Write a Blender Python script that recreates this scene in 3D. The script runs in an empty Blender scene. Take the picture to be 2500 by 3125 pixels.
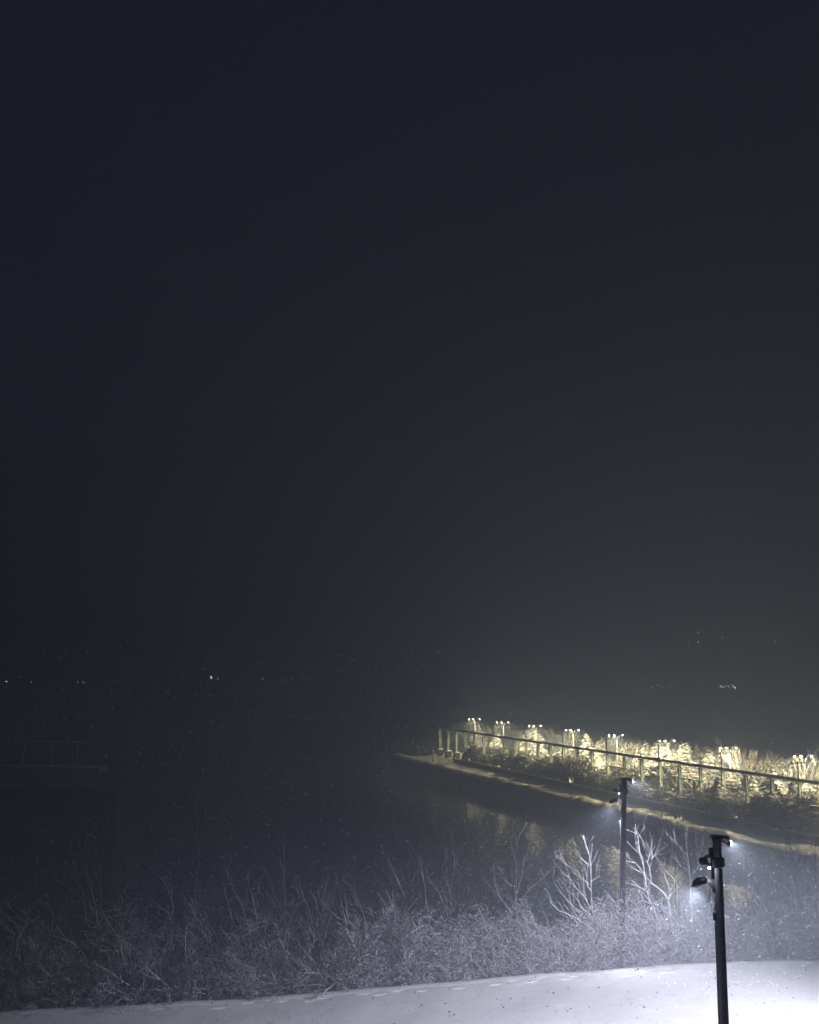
import bpy, math, random
import numpy as np
from mathutils import Vector, Matrix, noise as mnoise

C = bpy.context.scene
COL = C.collection
random.seed(7)
rng = np.random.default_rng(11)

# ------------------------------------------------------------------ camera
F = 2900.0                                  # focal length in photo pixels
HOR = 2045.0                                # horizon row of the photo
CAM_Z = 13.0
TH = math.atan((HOR - 1562.5) / F)
cam = bpy.data.cameras.new('camera')
cam.sensor_fit = 'VERTICAL'; cam.sensor_height = 36.0; cam.lens = F / 3125.0 * 36.0
cam.clip_start = 0.1; cam.clip_end = 3000.0
cam_o = bpy.data.objects.new('camera', cam); COL.objects.link(cam_o)
cam_o.location = (0, 0, CAM_Z)
cam_o.rotation_euler = (math.pi / 2 + TH, 0, 0)
C.camera = cam_o

# ------------------------------------------------------------------ sky, exposure
w = bpy.data.worlds.new('World'); C.world = w; w.use_nodes = True
nt = w.node_tree; nt.nodes.clear()
out = nt.nodes.new('ShaderNodeOutputWorld'); bg = nt.nodes.new('ShaderNodeBackground')
bg.inputs[0].default_value = (0.45, 0.52, 0.80, 1); bg.inputs[1].default_value = 0.0195
nt.links.new(bg.outputs[0], out.inputs[0])
C.view_settings.view_transform = 'Standard'; C.view_settings.look = 'None'
C.view_settings.exposure = 0.0; C.view_settings.gamma = 1.0; C.view_settings.use_curve_mapping = False
C.cycles.use_denoising = True
C.cycles.max_bounces = 6; C.cycles.volume_bounces = 1; C.cycles.diffuse_bounces = 2
C.cycles.glossy_bounces = 2; C.cycles.transmission_bounces = 2; C.cycles.transparent_max_bounces = 6
C.cycles.sample_clamp_indirect = 1.0
C.cycles.sample_clamp_direct = 30.0

HAZE_DENSITY = 0.0090
PIER_LAMP_W = 5000.0
FIELD_LAMP_W = 4800.0
ADDED_LAMP_W = 37000.0

# ------------------------------------------------------------------ geometry of the view
cT, sT = math.cos(TH), math.sin(TH)
def ray(px, py):
    x = (px - 1250.0) / F; u = -(py - 1562.5) / F
    return Vector((x, cT - sT * u, sT + cT * u))
def onz(px, py, z):
    r = ray(px, py); t = (z - CAM_Z) / r.z
    return Vector((r.x * t, r.y * t, z))
def aty(px, py, Y):
    r = ray(px, py); t = Y / r.y
    return Vector((r.x * t, Y, CAM_Z + r.z * t))

# ------------------------------------------------------------------ materials
def mat(name):
    m = bpy.data.materials.new(name); m.use_nodes = True
    return m, m.node_tree, m.node_tree.nodes['Principled BSDF']
def plain(name, col, rough=0.7, metal=0.0, var=0.25, scale=3.0, bump=0.0):
    m, t, b = mat(name)
    b.inputs['Roughness'].default_value = rough; b.inputs['Metallic'].default_value = metal
    tc = t.nodes.new('ShaderNodeTexCoord'); n = t.nodes.new('ShaderNodeTexNoise')
    n.inputs['Scale'].default_value = scale; n.inputs['Detail'].default_value = 6
    t.links.new(tc.outputs['Object'], n.inputs['Vector'])
    r = t.nodes.new('ShaderNodeValToRGB')
    r.color_ramp.elements[0].position = 0.3; r.color_ramp.elements[1].position = 0.7
    r.color_ramp.elements[0].color = (*[c * (1 - var) for c in col], 1)
    r.color_ramp.elements[1].color = (*[min(1, c * (1 + var)) for c in col], 1)
    t.links.new(n.outputs[0], r.inputs[0]); t.links.new(r.outputs[0], b.inputs['Base Color'])
    if bump:
        bp = t.nodes.new('ShaderNodeBump'); bp.inputs['Strength'].default_value = bump
        bp.inputs['Distance'].default_value = 0.05
        t.links.new(n.outputs[0], bp.inputs['Height']); t.links.new(bp.outputs[0], b.inputs['Normal'])
    return m
def snowy(name, col, lo, hi, snow=(0.80, 0.81, 0.83), scale=6.0, wind=(-0.15, -0.35, 1.0), nz=0.5):
    """base colour below, snow lying where the surface faces up and into the wind"""
    m, t, b = mat(name)
    b.inputs['Roughness'].default_value = 0.85
    g = t.nodes.new('ShaderNodeNewGeometry')
    d = t.nodes.new('ShaderNodeVectorMath'); d.operation = 'DOT_PRODUCT'
    wv = Vector(wind).normalized(); d.inputs[1].default_value = wv
    t.links.new(g.outputs['Normal'], d.inputs[0])
    tc = t.nodes.new('ShaderNodeTexCoord'); n = t.nodes.new('ShaderNodeTexNoise')
    n.inputs['Scale'].default_value = scale; n.inputs['Detail'].default_value = 4
    t.links.new(tc.outputs['Object'], n.inputs['Vector'])
    a = t.nodes.new('ShaderNodeMath'); a.operation = 'MULTIPLY_ADD'
    a.inputs[1].default_value = nz * 2; t.links.new(n.outputs[0], a.inputs[0]); 
    a2 = t.nodes.new('ShaderNodeMath'); a2.operation = 'SUBTRACT'; a2.inputs[1].default_value = nz
    t.links.new(d.outputs['Value'], a.inputs[2]); t.links.new(a.outputs[0], a2.inputs[0])
    mr = t.nodes.new('ShaderNodeMapRange'); mr.inputs[1].default_value = lo; mr.inputs[2].default_value = hi
    t.links.new(a2.outputs[0], mr.inputs[0])
    mx = t.nodes.new('ShaderNodeMix'); mx.data_type = 'RGBA'
    mx.inputs[6].default_value = (*col, 1); mx.inputs[7].default_value = (*snow, 1)
    t.links.new(mr.outputs[0], mx.inputs[0]); t.links.new(mx.outputs[2], b.inputs['Base Color'])
    return m
def glow(name, col, s):
    m, t, b = mat(name)
    b.inputs['Base Color'].default_value = (0.8, 0.8, 0.8, 1)
    b.inputs['Emission Color'].default_value = (*col, 1); b.inputs['Emission Strength'].default_value = s
    return m

def snow_ground(name, col=(0.82, 0.83, 0.86)):
    m, t, b = mat(name)
    b.inputs['Base Color'].default_value = (*col, 1); b.inputs['Roughness'].default_value = 0.6
    tc = t.nodes.new('ShaderNodeTexCoord')
    n1 = t.nodes.new('ShaderNodeTexNoise'); n1.inputs['Scale'].default_value = 0.5; n1.inputs['Detail'].default_value = 9
    n2 = t.nodes.new('ShaderNodeTexNoise'); n2.inputs['Scale'].default_value = 14; n2.inputs['Detail'].default_value = 5
    for n in (n1, n2): t.links.new(tc.outputs['Object'], n.inputs['Vector'])
    b1 = t.nodes.new('ShaderNodeBump'); b1.inputs['Strength'].default_value = 0.5; b1.inputs['Distance'].default_value = 0.16
    b2 = t.nodes.new('ShaderNodeBump'); b2.inputs['Strength'].default_value = 0.35; b2.inputs['Distance'].default_value = 0.02
    t.links.new(n1.outputs[0], b1.inputs['Height']); t.links.new(n2.outputs[0], b2.inputs['Height'])
    t.links.new(b1.outputs[0], b2.inputs['Normal']); t.links.new(b2.outputs[0], b.inputs['Normal'])
    return m

M_SNOW = snow_ground('snow')
M_SHADEDSNOW = snow_ground('shaded_snow', (0.30, 0.30, 0.30))  # snow darkened to stand for hedge shade on the pier
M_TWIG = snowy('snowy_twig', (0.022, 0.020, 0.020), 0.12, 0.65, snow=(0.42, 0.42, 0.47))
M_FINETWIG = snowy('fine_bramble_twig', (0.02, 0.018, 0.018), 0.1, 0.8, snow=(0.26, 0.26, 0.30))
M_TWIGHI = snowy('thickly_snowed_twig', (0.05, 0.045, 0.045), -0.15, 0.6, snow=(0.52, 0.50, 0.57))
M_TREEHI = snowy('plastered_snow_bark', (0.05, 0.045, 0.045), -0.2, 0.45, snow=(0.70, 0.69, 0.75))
M_DARKTWIG = snowy('dark_twig', (0.018, 0.017, 0.016), 0.55, 0.95, snow=(0.5, 0.5, 0.55))
M_PIERTWIG = snowy('pier_shrub_twig', (0.05, 0.05, 0.035), -0.1, 0.5, snow=(0.38, 0.38, 0.38))
M_NEEDLE = snowy('snow_laden_needles', (0.035, 0.05, 0.03), -0.25, 0.3, snow=(0.75, 0.75, 0.75), scale=1.5)
M_JUNIPER = snowy('dark_juniper_needles', (0.02, 0.035, 0.022), 0.55, 1.0, scale=2.0)
M_BARK = plain('bark', (0.05, 0.042, 0.035), 0.9)
M_CONC = snowy('pergola_concrete', (0.55, 0.62, 0.54), 0.5, 0.8, nz=0.15)
M_BEAM = snowy('lit_beam_concrete', (0.72, 0.74, 0.70), 0.4, 0.7, nz=0.15)  # beam lightened in colour to stand in for light and haze
M_QUAY = snowy('quay_concrete', (0.32, 0.32, 0.34), 0.6, 0.9, scale=1.2, nz=0.3)
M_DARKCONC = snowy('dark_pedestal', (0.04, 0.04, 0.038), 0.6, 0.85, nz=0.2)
M_STEEL = plain('dark_steel', (0.03, 0.03, 0.033), 0.5, 0.6)
M_GREYSTEEL = plain('grey_steel', (0.30, 0.30, 0.32), 0.45, 0.5)
M_FARPOLE = snowy('shaded_pole', (0.016, 0.016, 0.018), 0.75, 1.1, scale=22.0, wind=(-0.8, -0.3, 0.35), nz=0.45, snow=(0.3, 0.3, 0.34))  # darker copy of the pole material, standing in for missing light
M_POLE = snowy('weathered_pole', (0.040, 0.040, 0.046), 0.30, 0.62, scale=22.0, wind=(-0.8, -0.45, 0.35), nz=0.55, snow=(0.5, 0.5, 0.56))
M_LITPAINT = plain('pale_lit_paint', (0.7, 0.7, 0.72), 0.5)
M_BULB = glow('warm_bulb', (1.0, 0.86, 0.55), 45.0)
M_WHITEBULB = glow('white_bulb', (0.86, 0.90, 1.0), 12.0)
M_FARWHITE = glow('far_bulb_white', (0.9, 0.93, 1.0), 12.0)
M_FARWARM = glow('far_bulb_warm', (1.0, 0.78, 0.5), 12.0)
M_FARRED = glow('far_bulb_red', (1.0, 0.3, 0.25), 1.0)
M_FLAKE = plain('snowflake', (0.85, 0.86, 0.9), 0.9, var=0.02)
t_ = M_FLAKE.node_tree; ms_ = t_.nodes.new('ShaderNodeMixShader'); tr_ = t_.nodes.new('ShaderNodeBsdfTransparent'); ms_.inputs[0].default_value = 0.6
t_.links.new(tr_.outputs[0], ms_.inputs[1]); tl_ = t_.nodes.new('ShaderNodeBsdfTranslucent'); tl_.inputs[0].default_value = (.85, .86, .9, 1); m2_ = t_.nodes.new('ShaderNodeMixShader'); m2_.inputs[0].default_value = .5
t_.links.new(t_.nodes['Principled BSDF'].outputs[0], m2_.inputs[1]); t_.links.new(tl_.outputs[0], m2_.inputs[2]); t_.links.new(m2_.outputs[0], ms_.inputs[2]); t_.links.new(ms_.outputs[0], t_.nodes['Material Output'].inputs['Surface'])
M_LEAF = plain('dead_leaf', (0.03, 0.025, 0.02), 0.9)

m, t, b = mat('night_water'); M_WATER = m
b.inputs['Base Color'].default_value = (0.008, 0.011, 0.015, 1); b.inputs['Roughness'].default_value = 0.09
b.inputs['IOR'].default_value = 1.33
tc = t.nodes.new('ShaderNodeTexCoord')
mp = t.nodes.new('ShaderNodeMapping'); mp.inputs['Scale'].default_value = (0.55, 1.3, 1)
n1 = t.nodes.new('ShaderNodeTexNoise'); n1.inputs['Scale'].default_value = 1.1; n1.inputs['Detail'].default_value = 6
n1.inputs['Roughness'].default_value = 0.6
bp = t.nodes.new('ShaderNodeBump'); bp.inputs['Strength'].default_value = 1.0; bp.inputs['Distance'].default_value = 0.085
t.links.new(tc.outputs['Object'], mp.inputs[0]); t.links.new(mp.outputs[0], n1.inputs['Vector'])
t.links.new(n1.outputs[0], bp.inputs['Height']); t.links.new(bp.outputs[0], b.inputs['Normal'])

# ------------------------------------------------------------------ mesh helpers
class MB:
    def __init__(s): s.v = []; s.f = []
    def tube(s, pts, rad, sides=4, flat=1.0):
        n = len(pts); base = len(s.v)
        up = Vector((0, 0, 1))
        for i, p in enumerate(pts):
            a = pts[max(0, i - 1)]; c = pts[min(n - 1, i + 1)]
            d = (c - a)
            if d.length < 1e-7: d = Vector((0, 0, 1))
            d.normalize()
            u = d.cross(up)
            if u.length < 0.05: u = d.cross(Vector((0, 1, 0)))
            u.normalize(); v = u.cross(d)
            r = rad[i]
            for k in range(sides):
                an = 2 * math.pi * (k + 0.5) / sides
                q = p + u * (math.cos(an) * r) + v * (math.sin(an) * r * flat)
                s.v.append((q.x, q.y, q.z))
        for i in range(n - 1):
            for k in range(sides):
                a = base + i * sides + k; b_ = base + i * sides + (k + 1) % sides
                s.f.append((a, b_, b_ + sides, a + sides))
        s.f.append(tuple(base + k for k in range(sides))[::-1])
        s.f.append(tuple(base + (n - 1) * sides + k for k in range(sides)))
        return s
    def box(s, x0, x1, y0, y1, z0, z1, M=None, bev=0.0):
        base = len(s.v)
        if bev:
            # chamfer the four upright edges and the top
            b_ = bev
            ring = [(x0 + b_, y0), (x1 - b_, y0), (x1, y0 + b_), (x1, y1 - b_), (x1 - b_, y1), (x0 + b_, y1), (x0, y1 - b_), (x0, y0 + b_)]
            cx, cy = (x0 + x1) / 2, (y0 + y1) / 2
            sx = 1 - b_ / max(1e-6, (x1 - x0) / 2); sy = 1 - b_ / max(1e-6, (y1 - y0) / 2)
            lv = [(z0, 1, 1), (z1 - b_, 1, 1), (z1, sx, sy)]
            for z, fx, fy in lv:
                for (x, y) in ring:
                    p = Vector((cx + (x - cx) * fx, cy + (y - cy) * fy, z))
                    if M: p = M @ p
                    s.v.append(tuple(p))
            for L in range(2):
                for k in range(8):
                    a = base + L * 8 + k; c = base + L * 8 + (k + 1) % 8
                    s.f.append((a, c, c + 8, a + 8))
            s.f.append(tuple(base + k for k in range(8))[::-1]); s.f.append(tuple(base + 16 + k for k in range(8)))
            return s
        for p in ((x0, y0, z0), (x1, y0, z0), (x1, y1, z0), (x0, y1, z0), (x0, y0, z1), (x1, y0, z1), (x1, y1, z1), (x0, y1, z1)):
            p = Vector(p)
            if M: p = M @ p
            s.v.append(tuple(p))
        for f in ((0, 3, 2, 1), (4, 5, 6, 7), (0, 1, 5, 4), (1, 2, 6, 5), (2, 3, 7, 6), (3, 0, 4, 7)):
            s.f.append(tuple(base + i for i in f))
        return s
    def blob(s, c, r, sq=(1, 1, 1), rnd=random, seg=6, jit=0.25):
        base = len(s.v); rings = 3
        s.v.append((c[0], c[1], c[2] + r * sq[2]))
        for i in range(1, rings + 1):
            ph = math.pi * i / (rings + 1)
            for k in range(seg):
                an = 2 * math.pi * k / seg + i * 0.4
                q = r * (1 + rnd.uniform(-jit, jit))
                s.v.append((c[0] + q * sq[0] * math.sin(ph) * math.cos(an), c[1] + q * sq[1] * math.sin(ph) * math.sin(an), c[2] + q * sq[2] * math.cos(ph)))
        s.v.append((c[0], c[1], c[2] - r * sq[2])); last = len(s.v) - 1
        for k in range(seg):
            s.f.append((base, base + 1 + k, base + 1 + (k + 1) % seg))
            s.f.append((last, last - 1 - k, last - 1 - (k + 1) % seg))
        for i in range(rings - 1):
            for k in range(seg):
                a = base + 1 + i * seg + k; b_ = base + 1 + i * seg + (k + 1) % seg
                s.f.append((a, a + seg, b_ + seg, b_))
        return s
    def build(s, name, m, parent=None, smooth=False):
        me = bpy.data.meshes.new(name); me.from_pydata(s.v, [], s.f); me.update()
        if smooth: me.polygons.foreach_set('use_smooth', [True] * len(me.polygons))
        me.materials.append(m)
        o = bpy.data.objects.new(name, me); COL.objects.link(o)
        if parent: o.parent = parent
        return o
def empty(name, loc=(0, 0, 0), rz=0.0):
    o = bpy.data.objects.new(name, None); COL.objects.link(o)
    o.location = loc; o.rotation_euler = (0, 0, rz); o.empty_display_size = 0.2
    return o
def tag(o, label=None, cat=None, group=None, kind=None):
    if label: o['label'] = label
    if cat: o['category'] = cat
    if group: o['group'] = group
    if kind: o['kind'] = kind
    return o
def kids(o): return [c for c in COL.objects if c.parent == o]
def copy_tree(o, cache={}, parent=None):
    c = o.copy(); COL.objects.link(c)
    if parent: c.parent = parent
    for ch in cache.setdefault(o.name, kids(o)): copy_tree(ch, cache, c)
    return c
ORD = ['first', 'second', 'third', 'fourth', 'fifth', 'sixth', 'seventh', 'eighth', 'ninth', 'tenth', 'eleventh', 'twelfth',
       'thirteenth', 'fourteenth', 'fifteenth', 'sixteenth', 'seventeenth', 'eighteenth', 'nineteenth', 'twentieth']
def nth(i): return ORD[i] if i < 20 else 'twenty-' + ORD[i - 20] if i < 29 else 'thirtieth' if i == 29 else 'thirty-' + ORD[i - 30]

# ------------------------------------------------------------------ foreground ground
EDGE_PX = [(-500, 3105), (0, 3090), (350, 3075), (700, 3053), (1050, 3027), (1400, 2998), (1700, 2972), (2000, 2948), (2250, 2935), (2500, 2929), (3000, 2925)]
EDGE = [onz(x, y, 0.0) for x, y in EDGE_PX]
EDGE = [Vector((-90, EDGE[0].y - 4, 0))] + EDGE + [Vector((90, EDGE[-1].y + 2, 0))]
ex = np.array([p.x for p in EDGE]); ey = np.array([p.y for p in EDGE])
def edge_y(x): return float(np.interp(x, ex, ey))
def sm(x): x = min(1, max(0, x)); return x * x * (3 - 2 * x)
WATER_Z = -3.0
FEET = []
for i, px in enumerate(range(330, 2080, 56)):
    if random.random() < (0.45 if px < 900 else 0.2): continue
    px += random.uniform(-18, 18)
    p = onz(px + random.uniform(-8, 8), 3000, 0)
    e = 40.0
    X = (px - 1250) / F * 39.5
    FEET.append((X, -0.50 - (0.34 if i % 2 else 0) + random.uniform(-.06, .06)))
def ground_z(x, y, fine=False):
    v = y - edge_y(x)
    z = 0.10 * mnoise.noise(Vector((x * 0.12, y * 0.12, 3))) + 0.05 * mnoise.noise(Vector((x * 0.4, y * 0.4, 9)))
    if v > -0.3:
        z += 0.02 * math.exp(-(v * 2.2) ** 2)
    if v > 0: z -= 4.6 * sm((v + 1) / 18.0) + 0.2 * sm(v / 1.5) - 0.043
    if fine and -1.6 < v < 0.1:
        for fx, fv in FEET:
            dx = (x - fx) / 0.30; dv = (v - fv) / 0.08
            q = dx * dx + dv * dv
            if q < 6: z += -0.042 * math.exp(-q * 1.1) + 0.008 * math.exp(-(math.sqrt(q) - 1.6) ** 2 * 3)
    return z
xs = np.concatenate([np.arange(-90, -19, 2.5), np.arange(-18.6, 22, 0.10), np.arange(22.5, 92, 2.5)])
vs = np.concatenate([np.arange(-34, -2, 1.0), np.arange(-1.9, 0.2, 0.055), np.arange(0.3, 2, 0.25), np.arange(2.2, 24, 1.2)])
g = MB()
for v in vs:
    for x in xs:
        y = edge_y(x) + v
        g.v.append((x, y, ground_z(x, y, True)))
nx = len(xs)
for j in range(len(vs) - 1):
    for i in range(nx - 1):
        a = j * nx + i; g.f.append((a, a + 1, a + 1 + nx, a + nx))
gr = g.build('snow_field', M_SNOW, smooth=True)
tag(gr, 'smooth bright snow field falling away to the water, footprints along its far edge', 'ground', kind='structure')

# ------------------------------------------------------------------ water
mb = MB(); mb.v = [(-900, 30, WATER_Z), (900, 30, WATER_Z), (900, 900, WATER_Z), (-900, 900, WATER_Z)]; mb.f = [(0, 1, 2, 3)]
tag(mb.build('water', M_WATER), 'dark rippled bay water with pale reflections of the pier lamps', 'water', kind='structure')

# ------------------------------------------------------------------ pier frame
r0 = ray(130, HOR); D = Vector((r0.x, r0.y, 0)).normalized(); N = Vector((D.y, -D.x, 0))
PIER_Z = -1.0
def P(s, o, z): q = D * s + N * o; return Vector((q.x, q.y, z))
def s_of(px, py, o):
    r = ray(px, py); t = o / (r.x * N.x + r.y * N.y); return t * (r.x * D.x + r.y * D.y)
def hz(s, o, py):     # height seen at row py over the pier point (s,o)
    q = P(s, o, 0); r = ray(1250, py); return CAM_Z + r.z / r.y * q.y
PM = Matrix(((D.x, N.x, 0, 0), (D.y, N.y, 0, 0), (0, 0, 1, 0), (0, 0, 0, 1)))   # local x = along pier, y = inland
O_EDGE = 54.2
S_END = s_of(1195, 2318, O_EDGE)
S_NEAR = 18.0
# ground of the pier
g = MB()
ss = np.arange(S_NEAR, S_END, 2.0); os_ = np.array([O_EDGE + 0.35, O_EDGE + 1.5, 57, 59, 60.2, 62, 66, 72, 80, 95, 120, 170, 260])
for s in ss:
    for o in os_:
        w_ = o if s < S_END - 30 or o < 60 else o
        g.v.append(tuple(P(s, w_, PIER_Z + (0.0 if o < 60.5 else 0.35) + 0.12 * mnoise.noise(Vector((s * .3, o * .3, 1))))))
no = len(os_)
for j in range(len(ss) - 1):
    for i in range(no - 1):
        # the far tip narrows: only the strip near the edge goes to the end
        if ss[j] > S_END - 36 and os_[i] > 70: continue
        a = j * no + i; g.f.append((a, a + 1, a + 1 + no, a + no))
tag(g.build('pier_ground', M_SHADEDSNOW, smooth=True), 'snow-covered top of the long pier', 'ground', kind='structure')
# quay wall with coping
e = empty('quay_wall', P(60, O_EDGE, WATER_Z))
def on(mbuild, name, m, parent, smooth=False):
    o = mbuild.build(name, m, parent, smooth)
    o.matrix_parent_inverse = Matrix.Translation(-parent.location) if parent.rotation_euler[2] == 0 else parent.matrix_basis.inverted()
    return o
mb = MB(); k = S_NEAR
while k < S_END:
    k2 = min(S_END, k + 7.96)
    mb.box(k, k2, O_EDGE, O_EDGE + 0.6, WATER_Z - 1.0, PIER_Z - 0.28, PM); k += 8.0
mb.box(S_END, S_END + 0.6, O_EDGE, O_EDGE + 16, WATER_Z - 1.0, PIER_Z - 0.28, PM)
on(mb, 'wall_face', M_QUAY, e)
mb = MB().box(S_NEAR, S_END + 0.7, O_EDGE - 0.12, O_EDGE + 0.7, PIER_Z - 0.277, PIER_Z + 0.02, PM)
on(mb, 'coping', M_QUAY, e)
tag(e, 'long grey concrete quay wall of the pier standing in dark water', 'quay wall')
# snow ridge along the quay edge
g = MB(); S_ = np.arange(S_NEAR, S_END, 0.45); prof = [(-0.05, 0), (0.10, .45), (0.45, .9), (0.9, 1.0), (1.5, .75), (2.3, .35), (3.2, -.1)]
for s in S_:
    h = 0.24 + 0.5 * max(0, mnoise.noise(Vector((s * 0.35, 5, 0)))) + 0.55 * max(0, mnoise.noise(Vector((s * 1.1, 7, 0))))
    for (q, f) in prof:
        g.v.append(tuple(P(s, O_EDGE + q + 0.12 * mnoise.noise(Vector((s * 0.9, q, 2))), PIER_Z + 0.03 + f * h)))
for j in range(len(S_) - 1):
    for i in range(len(prof) - 1):
        a = j * len(prof) + i; g.f.append((a, a + 1, a + 1 + len(prof), a + len(prof)))
tag(g.build('snow_bank', M_SHADEDSNOW, smooth=True), 'lumpy ridge of ploughed snow along the pier edge', 'snow bank', kind='stuff')

# ------------------------------------------------------------------ pergola
O_COL = 61.4
def s_col(i): return s_of(130 + 1e6 / (434 + 16.25 * i), 2300, O_COL)
S0, S24 = s_col(0), s_col(24); DS = (S24 - S0) / 24
Z_BEAM = CAM_Z - 0.1515 * O_COL          # top of the long beam
Z_PED = 0.25
perg = empty('pergola', P(S0, O_COL, PIER_Z))
tag(perg, 'long concrete pergola of slender twin columns carrying one continuous beam along the pier', 'pergola')
PR = PM.to_euler()[2]
def colmesh():
    mb = MB()
    for y in (-0.13, 0.13): mb.box(-0.10, 0.10, y - 0.05, y + 0.05, 0, Z_BEAM - 0.30 - Z_PED, bev=0.02)
    mb.box(-0.06, 0.06, -0.058, 0.058, 0.0, Z_BEAM - 0.32 - Z_PED)
    mb.box(-0.2, 0.2, -0.26, 0.26, Z_BEAM - 0.298 - Z_PED, Z_BEAM - 0.222 - Z_PED)
    return mb
first = {}
def part(name, key, mk, m, loc, parent=perg, world_rot=PR):
    if key in first: o = first[key].copy(); COL.objects.link(o)
    else: o = mk().build(name, m); first[key] = o
    o.name = name
    o.parent = parent; o.matrix_parent_inverse = Matrix.Translation(-parent.location)
    o.location = loc; o.rotation_euler = (0, 0, world_rot)
    return o
for i in range(-2, 25):
    if i == 18: continue
    s = S0 + DS * i
    part('column', 'col', colmesh, M_CONC, P(s, O_COL, Z_PED))
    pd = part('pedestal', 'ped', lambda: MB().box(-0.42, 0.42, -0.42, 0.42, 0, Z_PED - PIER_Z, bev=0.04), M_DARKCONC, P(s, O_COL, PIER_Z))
    cap = part('snow_cap', 'cap', lambda: MB().blob((0, 0, 0.0), 0.56, (0.95, 0.95, 0.28), seg=10, jit=0.08), M_SNOW, (0, 0, 0))
    cap.parent = pd; cap.matrix_parent_inverse = Matrix.Identity(4); cap.location = (0, 0, Z_PED - PIER_Z); cap.rotation_euler = (0, 0, 0)
sA, sB = S0 - 2 * DS - 1.0, S0 + 24 * DS + 1.2
mb = MB()
nb = 27
for k in range(nb):
    a = sA + (sB - sA) * k / nb; b2 = sA + (sB - sA) * (k + 1) / nb
    mb.box(a + .01, b2 - .01, O_COL - 0.13, O_COL + 0.13, Z_BEAM - 0.18, Z_BEAM - 0.06, PM)
o = mb.build('beam', M_BEAM, perg); o.matrix_parent_inverse = Matrix.Translation(-perg.location)
mb = MB()
pts = []; rad = []
s = sA
while s < sB: pts.append(P(s, O_COL, Z_BEAM - 0.02)); rad.append(0.15 + 0.05 * mnoise.noise(Vector((s * .6, 0, 0)))); s += 1.3
mb.tube(pts, rad, 6, 0.75)
o = mb.build('beam_snow', M_SNOW, perg, True); o.matrix_parent_inverse = Matrix.Translation(-perg.location)
for k in range(6):
    sa = S0 + DS * (4 * k); sb = S0 + DS * (4 * k + 1)
    zr = Z_BEAM - 1.45
    mb = MB().box(sa - 0.45, sb - 0.15, O_COL - 0.07, O_COL + 0.07, zr - 0.12, zr, PM)
    o = mb.build('rail', M_CONC, perg); o.matrix_parent_inverse = Matrix.Translation(-perg.location)
    part('short_post', 'short', lambda: MB().box(-0.15, 0.15, -0.13, 0.13, 0, Z_BEAM - 1.45 - PIER_Z - .122, bev=0.02), M_CONC, P(sa + 0.60, O_COL - 0.32, PIER_Z))

# low planter wall in front of the hedges
e = empty('low_wall', P(60, 60.0, PIER_Z))
tag(e, 'low dark planter wall under the hedges along the pier walkway', 'low wall')
mb = MB(); k = S_NEAR
while k < S_END - 14:
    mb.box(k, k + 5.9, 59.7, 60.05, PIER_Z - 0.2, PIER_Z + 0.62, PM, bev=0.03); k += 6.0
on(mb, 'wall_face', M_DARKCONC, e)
g = MB(); pts = []; rad = []
s = S_NEAR
while s < S_END - 14: pts.append(P(s, 59.88, PIER_Z + 0.64)); rad.append(0.20 + 0.06 * mnoise.noise(Vector((s, 3, 0)))); s += 0.8
g.tube(pts, rad, 6, 0.5); on(g, 'snow_cap', M_SNOW, e, True)

# ------------------------------------------------------------------ pier lamps and poles
def lamp_meshes():
    root = empty('street_lamp')
    H = 6.1
    mb = MB().tube([Vector((0, 0, 0)), Vector((0, 0, 1.2)), Vector((0, 0, H - 0.9))], [0.10, 0.075, 0.05], 8)
    mb.build('pole', M_GREYSTEEL, root, True)
    spec = [(-0.70, -0.2), (0.25, 0.1), (0.95, 0.15)]
    for (dy, dx) in spec:
        pts = []
        for q in range(9):
            f = q / 8
            pts.append(Vector((dx * f, dy * math.sin(f * math.pi / 2), H - 0.92 + 0.85 * f + 0.25 * math.sin(f * math.pi))))
        pts[-1] = pts[-2] + Vector((0, 0.06 if dy > 0 else -0.06, -0.10))
        MB().tube(pts, [0.04] * 8 + [0.035], 6).build('arm', M_GREYSTEEL, root, True)
        c = pts[-1] + Vector((0, 0, -0.10))
        hd = MB().tube([c + Vector((0, 0, .10)), c + Vector((0, 0, .04)), c + Vector((0, 0, -.02))], [0.05, 0.13, 0.17], 10).build('lamp_head', M_GREYSTEEL, root, True)
        MB().blob((c.x, c.y, c.z - 0.07), 0.10, (1, 1, 0.9), seg=8, jit=0).build('bulb', M_BULB, hd, True)
    return root
lamp0 = lamp_meshes()
O_L = 67.0
lamp_px = [1e6 / (431 + 46.6 * k) + 130 for k in range(-2, 8)]
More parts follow.
